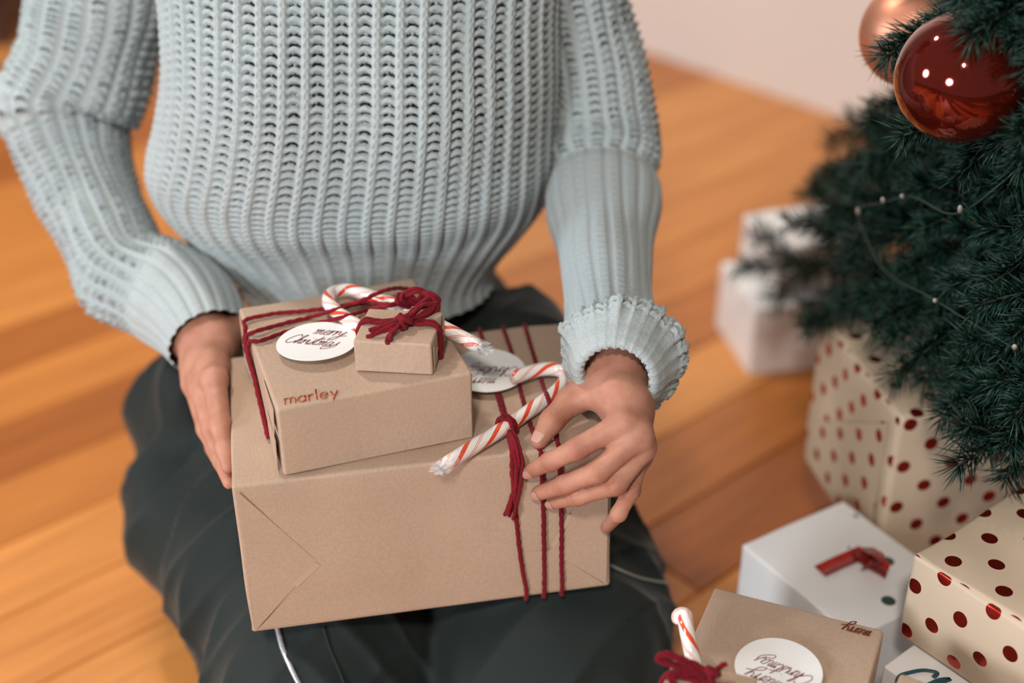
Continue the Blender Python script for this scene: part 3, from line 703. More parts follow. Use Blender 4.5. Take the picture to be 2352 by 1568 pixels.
# ---- the three held gifts
MW, MD, MH = .1536, .1717, .0609; SW, SD, SH = .061, .0537, .0272
MM = MB @ Matrix.Translation((.041, .004, BH+.0006)) @ Matrix.Rotation(.1522, 4, 'Z')
MS = MB @ Matrix.Translation((.1039, .0471, BH+MH+.0012)) @ Matrix.Rotation(-.3102, 4, 'Z')
def top2(u, v, lift=0.): return hit(u, v, TN, TB+TN*(BH+MH+.0006), lift)
def top3(u, v, lift=0.): return hit(u, v, TN, TB+TN*(BH+MH+SH+.0012), lift)
big = gift('gift_box', MB, (BW, BD, BH), 'largest brown paper gift, resting on the lap under the two smaller gifts', 'brown paper gifts held in the stack', seed=3, amp=.0005, r=.003, bulge=.0012)
med = gift('gift_box', MM, (MW, MD, MH), 'middle-sized brown paper gift with a name in copper letters on its top', 'brown paper gifts held in the stack', seed=4, amp=.00035, r=.0026, bulge=.0006)
sml = gift('gift_box', MS, (SW, SD, SH), 'smallest brown paper gift, tied with a red yarn bow, on top of the held stack', 'brown paper gifts held in the stack', seed=5, amp=.0002, r=.0016)
# end folds on the big gift's front
def fl(x, z): return bigw((x, 0, z))[0]
apL = onfront(728, 1286); apR = onfront(1262, 1262)
e = .004
flapL = plate('paper_flap', [fl(e, e), apL, fl(e*1.3, BH-e*1.2)], FN, .0005, KRAFT, big, .0012)
flapR = plate('paper_flap', [fl(BW-e, BH-e), apR, fl(BW-e, e)], FN, .0005, KRAFT, big, .0012)
lowL = fl(.012, .004); lowR = fl(BW-.012, .004)
flapB = plate('paper_flap', [fl(.006, .0045), fl(BW-.006, .0045), apR+FN*0+np.array([0, 0, .0]), onfront(1212, 1264), onfront(770, 1300), apL+RB[:, 0]*.003-RB[:, 2]*.003], FN, .0004, KRAFT, big, .0006)
TAPE = plain('clear_tape', (.48, .345, .255), .16, spec=.6)
plate('tape', [onfront(668, 1338), onfront(725, 1288), onfront(736, 1294), onfront(684, 1344)], FN, .00015, TAPE, big, .0019)
plate('tape', [onfront(1262, 1250), onfront(1306, 1176), onfront(1314, 1182), onfront(1274, 1256)], FN, .00015, TAPE, big, .0019)
# folds on the left end of the middle gift
RM = np.array(MM.to_3x3()); TM = np.array(MM.translation); LN = -RM[:, 0]
def ml(y, z, x=0): return RM @ np.array([x, y, z])+TM
def lifted_flap(pts, lifts, th=.0004):
    p = np.array(pts); L = np.array(lifts)[:, None]; k = len(p); V = np.concatenate([p+LN*L, p+LN*(L+th)])
    F = [list(range(k))[::-1], list(range(k, 2*k))]+[[i, (i+1) % k, k+(i+1) % k, k+i] for i in range(k)]
    o = obj('paper_flap', V, F, KRAFT, med, smooth=False); return o
lifted_flap([ml(.006, .003), ml(.003, MH*.52), ml(MD*.34, MH*.48), ml(MD*.36, .003)], [.0036, .0030, .0003, .0003])
lifted_flap([ml(.003, MH*.62), ml(.008, MH-.004), ml(MD*.32, MH-.004), ml(MD*.30, MH*.55)], [.0032, .0012, .0003, .0003])
plate('paper_flap', [ml(MD-.006, .004), ml(MD-.006, MH-.004), ml(MD*.5, MH*.5)], LN, .0004, KRAFT, med, .0006)
RS = np.array(MS.to_3x3()); TS_ = np.array(MS.translation)
def sl_(y, z): return RS @ np.array([SW, y, z])+TS_
plate('paper_flap', [sl_(.003, .003), sl_(.003, SH-.003), sl_(SD*.42, SH*.45)], RS[:, 0], .0004, KRAFT, sml, .0008)
plate('paper_flap', [sl_(SD-.003, .003), sl_(SD-.003, SH-.003), sl_(SD*.55, SH*.45)], RS[:, 0], .0004, KRAFT, sml, .0008)

# ---- yarn round the big gift
def loop_big(tops, fronts, lift=.0024):
    a = [ontop(q[0], q[1], q[2] if len(q) > 2 else lift) for q in tops]; b = [onfront(u, v, lift) for u, v in fronts]
    x0 = bigl(a[0])[0][0]; x1 = bigl(b[-1])[0][0]
    under = [bigw((x1, -.001, -.0012))[0], bigw((x1, .004, -.0022))[0], bigw(((x0+x1)/2, BD/2, -.0022))[0], bigw((x0, BD-.004, -.0022))[0], bigw((x0, BD+.0022, .004))[0], bigw((x0, BD+.0022, BH-.006))[0], bigw((x0, BD+.0012, BH+.001))[0]]
    corner = bigw((bigl(a[-1])[0][0]*.4+bigl(b[0])[0][0]*.6, -.0012, BH+.0012))[0]
    return a+[corner]+b+under+[a[0]]
L1 = loop_big([(1103, 760), (1124, 830), (1146, 900), (1163, 965), (1172, 1020)], [(1176, 1062), (1180, 1130), (1190, 1230), (1200, 1310), (1209, 1360)])
L2 = loop_big([(1156, 752), (1180, 825), (1200, 915), (1222, 985), (1236, 1025)], [(1243, 1062), (1247, 1130), (1249, 1230), (1250, 1300), (1250, 1356)])
L3 = loop_big([(1206, 748), (1233, 840), (1250, 893, .0065), (1262, 925, .0172), (1270, 955, .010), (1276, 990), (1281, 1018)], [(1285, 1060), (1288, 1130), (1290, 1220), (1290, 1300), (1291, 1350)])
for i, L in enumerate((L1, L2, L3)): yarn('yarn_strand', L, big, .0019, 11+i)
# second strand beside the first on the top, the knot over the cane and its tassel
yarn('yarn_strand', [ontop(1128, 835, .003), ontop(1140, 900, .003), ontop(1158, 960, .006)], big, .0018, 21)
k0 = ontop(1162, 968, .0125)
def around(c, ax, r, n=14, turns=1.0, pitch=.0, ph=0):
    ax = unit(ax); a = unit(np.cross(ax, [0, 0, 1.])); b = np.cross(ax, a)
    return np.array([c+r*(math.cos(x)*a+math.sin(x)*b)+ax*pitch*(x/(2*math.pi)) for x in np.linspace(ph, ph+2*math.pi*turns, n)])
cane_dir = unit(ontop(1270, 905, .007)-ontop(1015, 1070, .007))
for q in range(2): yarn('yarn_knot', around(ontop(1160+q*8, 982-q*5, .0068), cane_dir, .0084, 16, 1.0, 0, q*.6), big, .0019, 31+q)
yarn('yarn_knot', around(k0, [.3, .5, .8], .0036, 12, 1.3, .002), big, .0019, 34); yarn('yarn_knot', around(k0+np.array([.002, -.003, .0]), [.8, .3, .2], .0034, 12, 1.2, .002), big, .0019, 35)
bundle('yarn_tassel', [ontop(1168, 985, .009), ontop(1184, 1020, .006), onfront(1192, 1062, .006), onfront(1191, 1105, .005), onfront(1184, 1140, .0045), onfront(1171, 1180, .0045)], big, 6, .0026, .0014, 5, .0026)

# ---- candy canes
def mat_candy():
    m, nt, b = newmat('candy_stripes'); uv = node(nt, 'ShaderNodeUVMap'); sp = node(nt, 'ShaderNodeSeparateXYZ'); nt.links.new(uv.outputs[0], sp.inputs[0])
    ad = node(nt, 'ShaderNodeMath', operation='ADD'); nt.links.new(sp.outputs[0], ad.inputs[0]); nt.links.new(sp.outputs[1], ad.inputs[1])
    fr = node(nt, 'ShaderNodeMath', operation='FRACT'); nt.links.new(ad.outputs[0], fr.inputs[0])
    white, red, thin = (.82, .78, .75), (.75, .075, .022), (.75, .16, .07)
    r = ramp(nt, fr.outputs[0], [(0, white), (.10, red), (.31, white), (.62, thin), (.655, white), (.70, thin), (.735, white)]); r.color_ramp.interpolation = 'CONSTANT'
    nt.links.new(r.outputs[0], b.inputs['Base Color']); b.inputs['Roughness'].default_value = .16; b.inputs['Coat Weight'].default_value = .5
    b.inputs['Subsurface Weight'].default_value = .15; b.inputs['Subsurface Radius'].default_value = (1, .7, .6); b.inputs['Subsurface Scale'].default_value = .002
    return m
CANDY = mat_candy()
def mat_film():
    m, nt, b = newmat('clear_film'); b.inputs['Base Color'].default_value = (.95, .96, .97, 1); b.inputs['Roughness'].default_value = .12
    b.inputs['Alpha'].default_value = .22; b.inputs['Specular IOR Level'].default_value = .9; return m
FILM = mat_film()
def cane(label, pts, r=.0059, seed=0, wrapper=True, group='striped candy canes on the gifts'):
    C = np.asarray(pts, float); L = np.linalg.norm(np.diff(C, axis=0), axis=1).sum(); n = int(L/.0012); G = crom(C, n)
    t = thing('candy_cane', G[0], label, 'candy cane', group)
    ns = 20; T, N, B = frames(G, (.1, .2, 1)); th = np.linspace(0, 2*np.pi, ns+1); s_ = np.linspace(0, L, n)
    R = r*np.ones(n); m = 6
    R[:m] *= np.sqrt(1-(1-np.arange(m)/m)**2*.75); R[-m:] *= np.sqrt(1-(np.arange(m)/m)**2*.75)
    V = G[:, None]+R[:, None, None]*(np.cos(th)[None, :, None]*B[:, None]+np.sin(th)[None, :, None]*N[:, None])
    U = np.stack([np.repeat((-2*th/(2*np.pi))[None], n, 0), np.repeat((s_/.038)[:, None], ns+1, 1)], -1)
    F = gridfaces(n, ns+1, False).tolist()+[list(range(ns))[::-1], list(range((n-1)*(ns+1), (n-1)*(ns+1)+ns))]
    obj('candy', V.reshape(-1, 3), F, CANDY, t, uv=U.reshape(-1, 2))
    if wrapper:                                   # twisted end of the clear wrapper
        ax = -T[0]; rg = np.random.default_rng(seed); K = 12; ns2 = 28; Vw = []
        a = N[0]; b = B[0]
        prof = [(-.012, 1.05), (-.004, 1.06), (.0005, .95), (.002, .50), (.0032, .38), (.0055, .50), (.0078, .75), (.0096, .90)]
        G2 = crom(np.array([[x, y, 0] for x, y in prof]), 26); th2 = np.linspace(0, 2*np.pi, ns2, endpoint=False)
        fr_ = np.clip((G2[:, 0])/.006, 0, 1)[:, None]
        cr = 1+fr_*(.35*np.sin(th2*7+1)+.3*np.sin(th2*4+seed)+.25*rg.normal(size=(1, ns2)))+fr_*.12*rg.normal(size=(26, ns2))
        sq = 1-.55*fr_*np.abs(np.sin(th2))[None]
        Vw = G[0]+G2[:, 0][:, None, None]*ax+(r*G2[:, 1][:, None]*cr)[..., None]*(np.cos(th2)[None, :, None]*b+(np.sin(th2)[None]*sq)[..., None]*a)
        obj('wrapper_twist', Vw.reshape(-1, 3), gridfaces(26, ns2), FILM, t)
    return t
cane('candy cane tied by red yarn to the largest brown gift, its hook beside the hand',
     [ontop(1018, 1070, .0092), ontop(1090, 1024, .0092), ontop(1165, 978, .0092), ontop(1235, 930, .0092), ontop(1272, 903, .0092), ontop(1294, 880, .0092), ontop(1300, 862, .010), ontop(1286, 850, .011), ontop(1255, 847, .012), ontop(1212, 856, .0125), ontop(1176, 869, .0128)], seed=1)
cane('candy cane lying across the middle gift behind the smallest gift',
     [top2(1102, 797, .0092), top2(1060, 774, .0092), top2(1010, 748, .0092), top2(955, 721, .0092), top2(905, 699, .0092), top2(868, 686, .0092), top2(830, 673, .0092), top2(793, 666, .0092), top2(764, 673, .0092), top2(755, 692, .0092), top2(770, 713, .0092), top2(797, 733, .0090), top2(826, 751, .0090)], seed=2)

# ---- yarn round the middle gift
def medl(p): return (RM.T @ (np.atleast_2d(p)-TM).T).T
def medw(p): return (RM @ np.atleast_2d(p).T).T+TM
def strand_med(tops, yl0, yl1, yr, seed, r=.0018):
    a = [top2(u, v, l) for u, v, l in tops]; y0 = medl(a[0])[0][1]
    left = [medw((-.0022, yl1, .002))[0], medw((-.0024, yl1*.5+yl0*.5, MH*.5))[0], medw((-.0024, yl0, MH-.006))[0], medw((-.0006, yl0*.5+y0*.5, MH+.0012))[0]]
    right = [medw((MW+.0002, yr, MH+.0016))[0], medw((MW+.0022, yr, MH-.006))[0], medw((MW+.0022, yr, .003))[0]]
    yarn('yarn_strand', left+a+right, med, r, seed)
strand_med([(560, 742, .0022), (620, 722, .0022), (700, 714, .0022), (765, 706, .004), (830, 690, .016), (880, 668, .018), (950, 666, .004), (985, 676, .0024)], .131, .060, .128, 41)
strand_med([(574, 766, .0022), (640, 746, .0022), (720, 726, .0025), (775, 710, .014), (835, 696, .006), (905, 698, .018), (960, 690, .010)], .121, .057, .120, 42)
strand_med([(586, 784, .0022), (650, 764, .0022), (730, 742, .0025), (800, 725, .014), (840, 712, .008), (905, 700, .017), (960, 694, .010)], .113, .054, .116, 43)
# its bow: loose loops behind the smallest gift
for i, pts in enumerate(([(960, 700, .012), (930, 678, .026), (960, 668, .030), (990, 684, .022), (972, 702, .014)], [(960, 702, .012), (985, 676, .028), (1004, 690, .024), (1000, 716, .014), (975, 706, .012)],
                        [(955, 705, .012), (915, 690, .024), (922, 676, .026), (955, 690, .020), (985, 705, .014)])):
    bundle('yarn_bow', [top2(*p) for p in pts], med, 3, .0022, .0016, 50+i)
# ---- yarn round the smallest gift
def smlw(p): return (RS @ np.array(p))+TS_
for q in range(2):
    y = SD*.50+q*.0035
    yarn('yarn_strand', [smlw((SW+.0018, y-.002, .001)), smlw((SW+.002, y, SH*.5)), smlw((SW+.0016, y, SH-.003)), smlw((SW-.0014, y, SH+.0017)), smlw((SW*.7, y+.001, SH+.002)), smlw((SW*.5, y, SH+.0035)), smlw((SW*.25, y, SH+.002)), smlw((.0012, y, SH+.0017)), smlw((-.0018, y, SH-.003)), smlw((-.0018, y, .001))], sml, .0018, 61+q)
kc = top3(922, 742, .0055)
for q, ax in enumerate(([1, .2, .3], [.2, 1, .3], [.5, .6, 1])): yarn('yarn_knot', around(kc+np.array([.0015*q-.001, 0, .0008*q]), ax, .0048, 14, 1.4, .002, q), sml, .0021, 64+q)
bundle('yarn_tail', [kc, top3(895, 750, .007), top3(868, 760, .005), top3(848, 768, .003)], sml, 4, .0021, .0017, 71, .0006)
bundle('yarn_tail', [kc, top3(908, 756, .006), top3(897, 772, .003), top3(893, 784, .0015)], sml, 3, .0017, .0017, 72, .0006)
bundle('yarn_tail', [kc, top3(945, 722, .010), top3(965, 702, .014), top3(985, 690, .014)], sml, 4, .0024, .0017, 73, .002)
bundle('yarn_tail', [kc, top3(950, 735, .006), top3(980, 722, .007), top3(1006, 706, .006)], sml, 3, .002, .0017, 74, .002)

# ---- lettering
GL = dict(
 m=[[(0, .75), (.13, 1), (.2, .7), (.14, 0), (.24, .6), (.42, 1), (.5, .7), (.44, 0), (.54, .6), (.74, 1), (.82, .7), (.78, .12), (.92, .02), (1.1, .25)]],
 e=[[(0, .4), (.3, .5), (.45, .8), (.28, 1), (.06, .7), (.08, .2), (.28, 0), (.6, .28)]],
 r=[[(0, .7), (.14, 1), (.16, .6), (.12, 0), (.22, .55), (.42, .95), (.58, .8)]],
 y=[[(0, .95), (.06, .4), (.24, .15), (.46, .5), (.58, 1), (.46, .1), (.2, -.85), (-.25, -1.0), (-.2, -.6), (.5, -.05), (1.1, .15)]],
 C=[[(.95, 1.55), (.8, 1.95), (.45, 1.8), (.08, 1.1), (.05, .35), (.35, 0), (.75, .2), (1.05, .6)]],
 h=[[(0, .3), (.3, 1.3), (.4, 2.0), (.26, 1.8), (.14, .9), (.1, 0), (.22, .6), (.42, 1), (.52, .7), (.48, .1), (.62, .05), (.72, .3)]],
 i=[[(0, .4), (.12, 1), (.12, .3), (.22, 0), (.4, .3)], [(.16, 1.4), (.2, 1.45)]],
 s=[[(0, .1), (.3, .8), (.34, 1.05), (.28, .8), (.42, .4), (.3, .02), (.05, .05)]],
 t=[[(.1, .5), (.3, 1.9), (.2, .9), (.16, .2), (.3, 0), (.5, .3)], [(-.2, 1.15), (.75, 1.45)]],
 a=[[(.5, .85), (.28, 1), (.04, .6), (.1, .08), (.32, .2), (.52, .9), (.5, .2), (.6, .02), (.78, .3)]],
 z=[[(0, .1), (.3, .8), (.34, 1.05), (.28, .8), (.42, .35), (.1, -.35), (-.7, -.7), (-.75, -.35), (.0, -.05)]])
ADV = dict(m=1.08, e=.55, r=.55, y=.8, C=1.05, h=.7, i=.38, s=.42, t=.5, a=.76, z=.5)
PR = dict(m=[[(0, 0), (0, 1)], [(0, .7), (.25, 1), (.48, .75), (.48, 0)], [(.48, .7), (.72, 1), (.95, .75), (.95, 0)]], a=[[(.65, 1), (.65, 0)], [(.65, .75), (.35, 1), (0, .6), (.05, .2), (.35, 0), (.65, .3)]],
 r=[[(0, 0), (0, 1)], [(0, .65), (.2, .95), (.45, 1)]], l=[[(0, 0), (0, 1.75)]], e=[[(0, .52), (.68, .52)], [(.68, .52), (.55, .92), (.3, 1), (.02, .7), (.02, .3), (.3, 0), (.62, .15)]], y=[[(0, 1), (.32, .1)], [(.65, 1), (.32, .1), (.1, -.55)]])
PADV = dict(m=1.25, a=.98, r=.72, l=.36, e=.98, y=.8)
def word(txt, glyphs, adv, size, r, slant=.0, smooth=True, flat=.35):
    parts = []; x = 0
    for ch in txt:
        for st in glyphs[ch]:
            p = np.array([[(a+x+slant*b)*size, b*size, 0] for a, b in st])
            if len(p) > 2: p = crom(p, max(8, len(p)*5))
            parts.append(tube(p, r, 6, True, (0, 0, 1), flat))
        x += adv[ch]
    return parts, x*size
def place(parts, M):
    V, F = join(parts); M = np.array(M); return V @ M[:3, :3].T+M[:3, 3], F
def basis(o, x, y, z):
    M = np.eye(4); M[:3, 0] = x; M[:3, 1] = y; M[:3, 2] = z; M[:3, 3] = o; return M
# copper name on the middle gift
a, b = top2(655, 928, .0006), top2(781, 908, .0006); xd = unit(b-a); yd = np.cross(TN, xd)
parts, wd_ = word('marley', PR, PADV, .0085, .00062, .08, flat=.15)
sc = np.linalg.norm(b-a)/wd_
V, F = place([(v*[sc, 1, 1], f) for v, f in parts], basis(a, xd, yd, TN)); obj('lettering', V, F, FOIL, med)
# gift tags
TAGR = .0325
def gift_tag(label, centre, xdir, nrm, curl=.0, hang=None):
    n = unit(nrm); x = unit(np.asarray(xdir)-n*(np.asarray(xdir) @ n)); y = np.cross(n, x)
    t = thing('gift_tag', centre, label, 'gift tag', 'round white gift tags'); M = basis(centre, x, y, n)
    K, S = 8, 56; V = []; 
    for z0 in (0, .0006):
        for i in range(K+1):
            for j in range(S):
                a_ = 2*math.pi*j/S; q = TAGR*i/K; V.append((q*math.cos(a_), q*math.sin(a_), z0+curl*(q*math.sin(a_)/TAGR)**2))
    n1 = (K+1)*S; A = gridfaces(K+1, S); F = np.concatenate([A[:, ::-1], A+n1]).tolist(); o_ = K*S
    F += [[o_+j, o_+(j+1) % S, n1+o_+(j+1) % S, n1+o_+j] for j in range(S)]
    V = np.array(V) @ M[:3, :3].T+M[:3, 3]; obj('card', V, F, WHITEPAPER, t, smooth=False)
    for txt, s_, ox, oy, rot in (('merry', .0076, -.0050, .0138, -.30), ('Christmaz', .0074, -.0270, .0022, -.30)):
        parts, ww = word(txt, GL, ADV, s_, .00032, .35)
        c_, sn = math.cos(rot), math.sin(rot); Mt = M @ np.array([[c_, -sn, 0, ox], [sn, c_, 0, oy], [0, 0, 1, .0009], [0, 0, 0, 1]])
        V, F = place([(v*[1.0, 1, 1]+np.c_[np.zeros((len(v), 2)), curl*np.clip((v[:, 1]+oy)/TAGR, -1, 1)**2], f) for v, f in parts], Mt); obj('lettering', V, F, INK, t)
    return t
tc1 = top2(728, 786, .0062)
gift_tag('round white Merry Christmas tag lying on the middle held gift beside the smallest gift', tc1, RB[:, 0]*math.cos(-.12)+RB[:, 1]*math.sin(-.12), TN+np.array([-.02, .03, 0]), .001)
tc2 = ontop(1120, 852, .0075)
gift_tag('round white tag turned upside down on the largest held gift under a candy cane hook', tc2, -RB[:, 0]*math.cos(.1)-RB[:, 1]*math.sin(.1), TN+np.array([.02, -.06, 0]), .0008)

# ---- trouser zips and seams
ZIP = plain('zip_tape', (.55, .58, .60), .35, metal=.4, noise=.3, nscale=700)
from mathutils.bvhtree import BVHTree
bvh = BVHTree.FromPolygons([tuple(v) for v in TV], TF.tolist())
def on_cloth(u, v):
    d = unit(FW+(u-1176)/FPX*RT+(784-v)/FPX*UP); h = bvh.ray_cast(Vector(CAM), Vector(d))
    return np.array(h[0])+np.array(h[1])*.0015 if h[0] is not None else None
def seam(name, px_, r, mat, label=None):
    pts = [on_cloth(*q) for q in px_]; pts = [p for p in pts if p is not None]
    if len(pts) > 2:
        V, F = tube(crom(np.array(pts), 60), r, 8, flat=.5); o = obj(name, V, F, mat, pants)
        if label: tag(o, label)
seam('zipper', [(630, 1400), (640, 1450), (652, 1490), (668, 1530), (690, 1575), (705, 1610)], .0021, ZIP, 'pale zip')
seam('zipper', [(1400, 1300), (1425, 1312), (1460, 1326), (1495, 1334), (1530, 1338)], .0018, plain('piping', (.25, .26, .22), .5), 'pale piping')
seam('seam', [(742, 1440), (758, 1490), (778, 1540), (800, 1600)], .0014, NYLON)

# ================================================================== gifts beside the tree
def mat_dots():
    m, nt, b = newmat('dotted_paper'); uv = node(nt, 'ShaderNodeUVMap'); sp = node(nt, 'ShaderNodeSeparateXYZ'); nt.links.new(uv.outputs[0], sp.inputs[0])
    def math_(op, a, bb=None, c=None):
        n = node(nt, 'ShaderNodeMath', operation=op)
        for i, x in enumerate((a, bb, c)):
            if x is None: continue
            if isinstance(x, (int, float)): n.inputs[i].default_value = x
            else: nt.links.new(x, n.inputs[i])
        return n.outputs[0]
    p = .047; q = .0235
    vv = math_('DIVIDE', sp.outputs[1], q); row = math_('FLOOR', vv); odd = math_('MODULO', row, 2.0)
    uu = math_('ADD', math_('DIVIDE', sp.outputs[0], p), math_('MULTIPLY', odd, .5))
    du = math_('MULTIPLY', math_('SUBTRACT', math_('FRACT', uu), .5), p); dv = math_('MULTIPLY', math_('SUBTRACT', math_('FRACT', vv), .5), q)
    d = math_('SQRT', math_('ADD', math_('MULTIPLY', du, du), math_('MULTIPLY', dv, dv)))
    f = math_('LESS_THAN', d, .0066)
    mx = node(nt, 'ShaderNodeMixRGB'); nt.links.new(f, mx.inputs[0]); mx.inputs[1].default_value = (.56, .435, .315, 1); mx.inputs[2].default_value = (.42, .030, .020, 1); nt.links.new(mx.outputs[0], b.inputs['Base Color'])
    nt.links.new(math_('MULTIPLY', f, .85), b.inputs['Metallic']); nt.links.new(math_('MULTIPLY_ADD', f, -.32, .52), b.inputs['Roughness'])
    tc = node(nt, 'ShaderNodeTexCoord'); nz = node(nt, 'ShaderNodeTexNoise', i_Scale=22.0, i_Detail=2.0); nt.links.new(tc.outputs['Object'], nz.inputs['Vector']); bump(nt, b, nz.outputs[0], .35, .003)
    return m
DOTS = mat_dots()
def mat_printed():
    m, nt, b = newmat('white_printed_paper'); uv = node(nt, 'ShaderNodeUVMap')
    v = node(nt, 'ShaderNodeTexVoronoi', i_Scale=26.0); nt.links.new(uv.outputs[0], v.inputs['Vector'])
    sc = node(nt, 'ShaderNodeSeparateXYZ'); nt.links.new(v.outputs['Color'], sc.inputs[0])
    th = node(nt, 'ShaderNodeMath', operation='MULTIPLY'); th.inputs[1].default_value = .26; nt.links.new(sc.outputs[0], th.inputs[0])
    lt = node(nt, 'ShaderNodeMath', operation='LESS_THAN'); nt.links.new(v.outputs['Distance'], lt.inputs[0]); nt.links.new(th.outputs[0], lt.inputs[1])
    gt = node(nt, 'ShaderNodeMath', operation='GREATER_THAN'); nt.links.new(sc.outputs[1], gt.inputs[0]); gt.inputs[1].default_value = .55
    f = node(nt, 'ShaderNodeMath', operation='MULTIPLY'); nt.links.new(lt.outputs[0], f.inputs[0]); nt.links.new(gt.outputs[0], f.inputs[1])
    mx = node(nt, 'ShaderNodeMixRGB'); nt.links.new(f.outputs[0], mx.inputs[0]); mx.inputs[1].default_value = (.90, .90, .90, 1); mx.inputs[2].default_value = (.03, .075, .06, 1); nt.links.new(mx.outputs[0], b.inputs['Base Color'])
    b.inputs['Roughness'].default_value = .42; return m
PRINTED = mat_printed()
WHITEGIFT = plain('white_gift_paper', (.88, .87, .86), .35, bumpd=.002, nscale=18)
def corner(p, yaw): return Matrix.Translation(tuple(float(x) for x in p)) @ Matrix.Rotation(yaw, 4, 'Z')
def zpt(u, v, z): return PZ(u, v, z)
PILE = 'wrapped gifts piled under the tree'
# brown gift with a tag
gz = .29; A = zpt(1642, 1347, gz); B = zpt(2030, 1447, gz); yaw = math.atan2(B[1]-A[1], B[0]-A[0]); Lg = np.linalg.norm((B-A)[:2]); DG = .15
M1 = Matrix.Translation((A[0], A[1], 0)) @ Matrix.Rotation(yaw, 4, 'Z') @ Matrix.Translation((0, -DG, 0))
g1 = gift('gift_box', M1, (Lg, DG, gz), 'tall brown paper gift carrying a white tag, in front of the ribboned white gift', PILE, seed=12, bulge=.001)
R1 = np.array(M1.to_3x3()); T1 = np.array(M1.translation)
def g1w(p): return R1 @ np.array(p)+T1
p_ = zpt(2004, 1450, gz+.0008)
xq = -R1[:, 0]; yq = -R1[:, 1]
parts, ww = word('merry', GL, ADV, .0062, .0006, .3); V, F = place(parts, basis(p_, xq, yq, np.array([0, 0, 1.]))); obj('lettering', V, F, plain('brown_ink', (.16, .035, .01), .4), g1)
gift_tag('round white tag lying upside down on the brown gift beside the tree gifts', zpt(1788, 1537, gz+.0045), xq*math.cos(.12)+yq*math.sin(.12), (0, 0, 1), .0008)
# small brown gift with yarn bow on top of it
# ---- placed by its far corner so that the bow shows at the lower edge
fc = zpt(1742, 1556, gz+.029); R0 = np.array(Matrix.Rotation(math.radians(-22), 3, 'Z')); w0, d0, h0 = .062, .055, .0275
o0 = np.array([fc[0], fc[1], 0])-R0 @ np.array([w0, d0, 0]); M0 = Matrix.Translation((o0[0], o0[1], gz+.0012)) @ Matrix.Rotation(math.radians(-22), 4, 'Z')
g0 = gift('gift_box', M0, (w0, d0, h0), 'small brown paper gift with a looped red yarn bow, on the tall brown gift', PILE, seed=15, amp=.0002, r=.0016)
T0 = np.array(M0.translation)
def g0w(p): return R0 @ np.array(p)+T0
for q in range(2):
    y = d0*.55+q*.0035
    yarn('yarn_strand', [g0w((w0+.0018, y, .001)), g0w((w0+.0018, y, h0-.003)), g0w((w0-.001, y, h0+.0018)), g0w((w0*.5, y, h0+.003)), g0w((.001, y, h0+.0018)), g0w((-.0018, y, h0-.003)), g0w((-.0018, y, .001))], g0, .0019, 81+q)
k = g0w((w0*.50, d0*.62, h0+.007))
def t0(u, v, l): return zpt(u, v, gz+h0+l)
kk = zpt(1628, 1552, gz+h0+.006)
for q, ax in enumerate(([1, .2, .3], [.2, 1, .3], [.5, .6, 1])): yarn('yarn_knot', around(kk+np.array([.0015*q-.001, 0, .0008*q]), ax, .0045, 14, 1.4, .002, q), g0, .0021, 84+q)
bundle('yarn_loop', [kk, t0(1600, 1532, .012), t0(1555, 1512, .018), t0(1520, 1500, .020), t0(1518, 1512, .016), t0(1555, 1530, .012), t0(1610, 1550, .007)], g0, 3, .0020, .0016, 90)
bundle('yarn_loop', [kk, t0(1605, 1540, .010), t0(1565, 1545, .010), t0(1540, 1556, .008), t0(1545, 1572, .006)], g0, 3, .0018, .0016, 91)
bundle('yarn_tail', [kk, t0(1640, 1545, .008), t0(1655, 1532, .010), t0(1668, 1524, .012)], g0, 2, .0012, .0017, 92)
cane('candy cane standing hook up behind the small gift with the looped yarn bow',
     [zpt(1600, 1545, gz+.008), zpt(1590, 1505, gz+.012), zpt(1580, 1460, gz+.022), zpt(1574, 1425, gz+.03), zpt(1572, 1412, gz+.031), zpt(1562, 1412, gz+.03), zpt(1556, 1430, gz+.024)], r=.0058, seed=5, wrapper=False)
# white gift with a red ribbon
wz = .20; A = zpt(1704, 1250, wz); yw = math.radians(32)
Rw = np.array(Matrix.Rotation(yw, 3, 'Z')); wdm = (.128, .15, wz); o_ = A-Rw @ np.array([0, wdm[1], 0]); Mw = Matrix.Translation((o_[0], o_[1], 0)) @ Matrix.Rotation(yw, 4, 'Z')
gw = gift('gift_box', Mw, wdm, 'white gift printed with small green trees, a red ribbon lying on top', PILE, mat=PRINTED, uv=True, seed=17, bulge=.001)
RIB = plain('red_ribbon', (.42, .03, .025), .35, noise=.2, nscale=120)
def strip(px_, wpx, z, parent, name):
    C = crom(np.array([zpt(u, v, z+l) for u, v, l in px_]), 24); T = unit(np.gradient(C, axis=0)); S = unit(np.cross(T, [0, 0, 1.]))*wpx/2
    V = np.concatenate([C-S, C+S, C-S+[0, 0, .0008], C+S+[0, 0, .0008]]); n = 24; F = []
    for i in range(n-1): F += [[i, n+i, n+i+1, i+1][::-1], [2*n+i, 3*n+i, 3*n+i+1, 2*n+i+1], [i, i+1, 2*n+i+1, 2*n+i], [n+i, 3*n+i, 3*n+i+1, n+i+1]]
    obj(name, V, F, RIB, parent)
strip([(1884, 1312, .002), (1930, 1290, .004), (1985, 1266, .007)], .016, wz, gw, 'ribbon')
strip([(1978, 1262, .006), (2005, 1285, .012), (2040, 1312, .004)], .022, wz, gw, 'ribbon')
strip([(1990, 1258, .004), (2010, 1285, .022), (1985, 1300, .010)], .014, wz, gw, 'ribbon')
